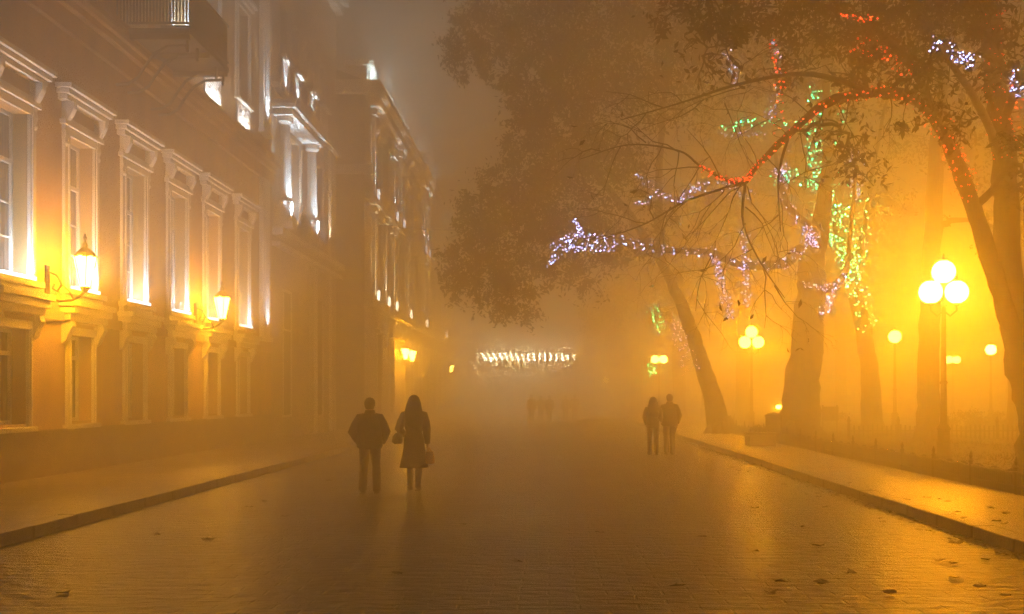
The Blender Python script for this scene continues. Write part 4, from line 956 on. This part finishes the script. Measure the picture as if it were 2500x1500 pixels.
bag_arm = {-1: ((-.27, -.05, 1.14), (-.2, .17, 1.02)), 1: ((.235, -.02, 1.13), (.245, .02, .86))}
person('long haired woman in knee length dark coat carrying a small yellow bag', pw, 1.74, .17, bag_arm, 'coat', -.04, 'long')
hx, hy = pw.x + .285, pw.y - .02
o = tag(empty('yellow_bag', (hx, hy, .46)), 'small yellow carrier bag hanging from the long haired woman\'s hand', 'bag'); O = o.location
b = MB(); b.rings([(hx, hy, .5, .075, .085), (hx, hy, .52, .095, .11), (hx, hy, .63, .09, .115), (hx, hy, .72, .07, .105), (hx, hy, .725, .06, .095)], 14); b.build('body', M['yellow'], o, O)
b = MB()
for dx in (-.03, .03): b.tube([(hx + dx, hy - .06, .71), (hx + dx * .4, hy - .035, .77), (hx, hy, .79), (hx + dx * .4, hy + .035, .77), (hx + dx, hy + .06, .71)], .006, 5)
b.build('handle', M['yellow'], o, O)
o = tag(empty('shoulder_bag', (pw.x - .3, pw.y + .02, .9)), 'dark shoulder bag at the left elbow of the long haired woman', 'bag'); O = o.location
b = MB(); b.rings([(O.x, O.y, .86, .07, .13), (O.x - .01, O.y, .9, .1, .16), (O.x, O.y, 1.0, .09, .155), (O.x + .01, O.y, 1.06, .05, .13)], 14); b.build('body', M['shoe'], o, O)
b = MB(); b.tube([(O.x, O.y - .1, 1.05), (O.x + .06, O.y - .06, 1.16), (O.x + .08, O.y, 1.19), (O.x + .06, O.y + .08, 1.15), (O.x, O.y + .11, 1.05)], .01, 5); b.build('strap', M['shoe'], o, O)
link_w = {-1: ((-.25, -.03, 1.14), (-.19, .1, .93)), 1: ((.22, -.02, 1.14), (.26, .14, 1.04))}
link_m = {-1: ((-.25, -.04, 1.13), (-.2, .14, .98)), 1: ((.28, -.03, 1.13), (.24, .06, .9))}
p2 = ground_pt(1577, 1100); person('woman in dark short coat walking arm in arm, left of her taller companion', p2, 1.69, .1, link_w, 'short', 0, 'long')
p3 = ground_pt(1617, 1099); person('tall man in dark jacket walking arm in arm near the right kerb', p3, 1.78, -.12, link_m, 'jacket', .02)
for x, Y, hgt, st, lb in ((1283, 68, 1.78, .1, 'leftmost and broadest of the five faint far walkers'), (1306, 69.5, 1.7, -.12, 'faint far walker second from the left'), (1327, 68.5, 1.74, .12, 'faint far walker in the middle of the five'), (1366, 72, 1.72, -.1, 'faint far walker second from the right'), (1388, 71, 1.8, .12, 'rightmost of the five faint far walkers')):
    person(lb, (px(x, Y), Y, 0), hgt, st, hang, 'jacket', random.uniform(-.2, .2), 'short', 'faint walkers far up the street', True)

# ------------------------------------------------------------------ haze
SIG = 0.044
hb = MB(); hb.box(-128, 128, -38, 228, -1.05, 27.0)
hz = bpy.data.materials.new('night_fog'); hz.use_nodes = True; nt = hz.node_tree; nt.nodes.clear()
v = nt.nodes.new('ShaderNodeVolumePrincipled'); oo = nt.nodes.new('ShaderNodeOutputMaterial'); nt.links.new(v.outputs[0], oo.inputs['Volume'])
v.inputs['Color'].default_value = (.965, .965, .93, 1); v.inputs['Density'].default_value = SIG; v.inputs['Anisotropy'].default_value = .62
v.inputs['Density Attribute'].default_value = ''; v.inputs['Temperature Attribute'].default_value = ''; v.inputs['Color Attribute'].default_value = ''
try: hz.cycles.homogeneous_volume = True
except Exception: pass
tag(hb.build('haze', hz), kind='stuff')

# ------------------------------------------------------------------ world, camera, render
w = bpy.data.worlds.new('World'); scene.world = w; w.use_nodes = True; nt = w.node_tree; nt.nodes.clear()
sky = nt.nodes.new('ShaderNodeTexSky'); sky.sky_type = 'NISHITA'; sky.sun_disc = False; sky.sun_elevation = R(-4); sky.sun_rotation = R(200)
b1 = nt.nodes.new('ShaderNodeBackground'); b1.inputs['Strength'].default_value = .03; nt.links.new(sky.outputs[0], b1.inputs['Color'])
b2 = nt.nodes.new('ShaderNodeBackground'); b2.inputs['Color'].default_value = (.095, .088, .064, 1); b2.inputs['Strength'].default_value = 1.0   # town glow on the cloud
ad = nt.nodes.new('ShaderNodeAddShader'); ow = nt.nodes.new('ShaderNodeOutputWorld')
nt.links.new(b1.outputs[0], ad.inputs[0]); nt.links.new(b2.outputs[0], ad.inputs[1]); nt.links.new(ad.outputs[0], ow.inputs['Surface'])

cam = bpy.data.cameras.new('camera'); co = bpy.data.objects.new('camera', cam); col.objects.link(co); scene.camera = co
co.location = (0, 0, EYE); co.rotation_euler = (R(90), 0, 0)
cam.sensor_fit = 'HORIZONTAL'; cam.sensor_width = 36; cam.lens = 36 * FPX / 2473
cam.shift_x = (2473 / 2 - VX) / 2473; cam.shift_y = (VY - 1484 / 2) / 2473
cam.clip_start = .1; cam.clip_end = 600
vs = scene.view_settings; vs.view_transform = 'Standard'; vs.look = 'None'; vs.exposure = 0.22; vs.gamma = 1
scene.render.engine = 'CYCLES'
c = scene.cycles
c.use_denoising = True
try: c.denoiser = 'OPENIMAGEDENOISE'; c.denoising_input_passes = 'RGB_ALBEDO_NORMAL'; c.denoising_prefilter = 'NONE'
except Exception: pass
c.max_bounces = 4; c.diffuse_bounces = 1; c.glossy_bounces = 2; c.transmission_bounces = 1; c.transparent_max_bounces = 4; c.volume_bounces = 1
c.sample_clamp_indirect = 3; c.sample_clamp_direct = 0; c.caustics_reflective = False; c.caustics_refractive = False
c.use_light_tree = True; c.use_adaptive_sampling = False; c.adaptive_threshold = .02
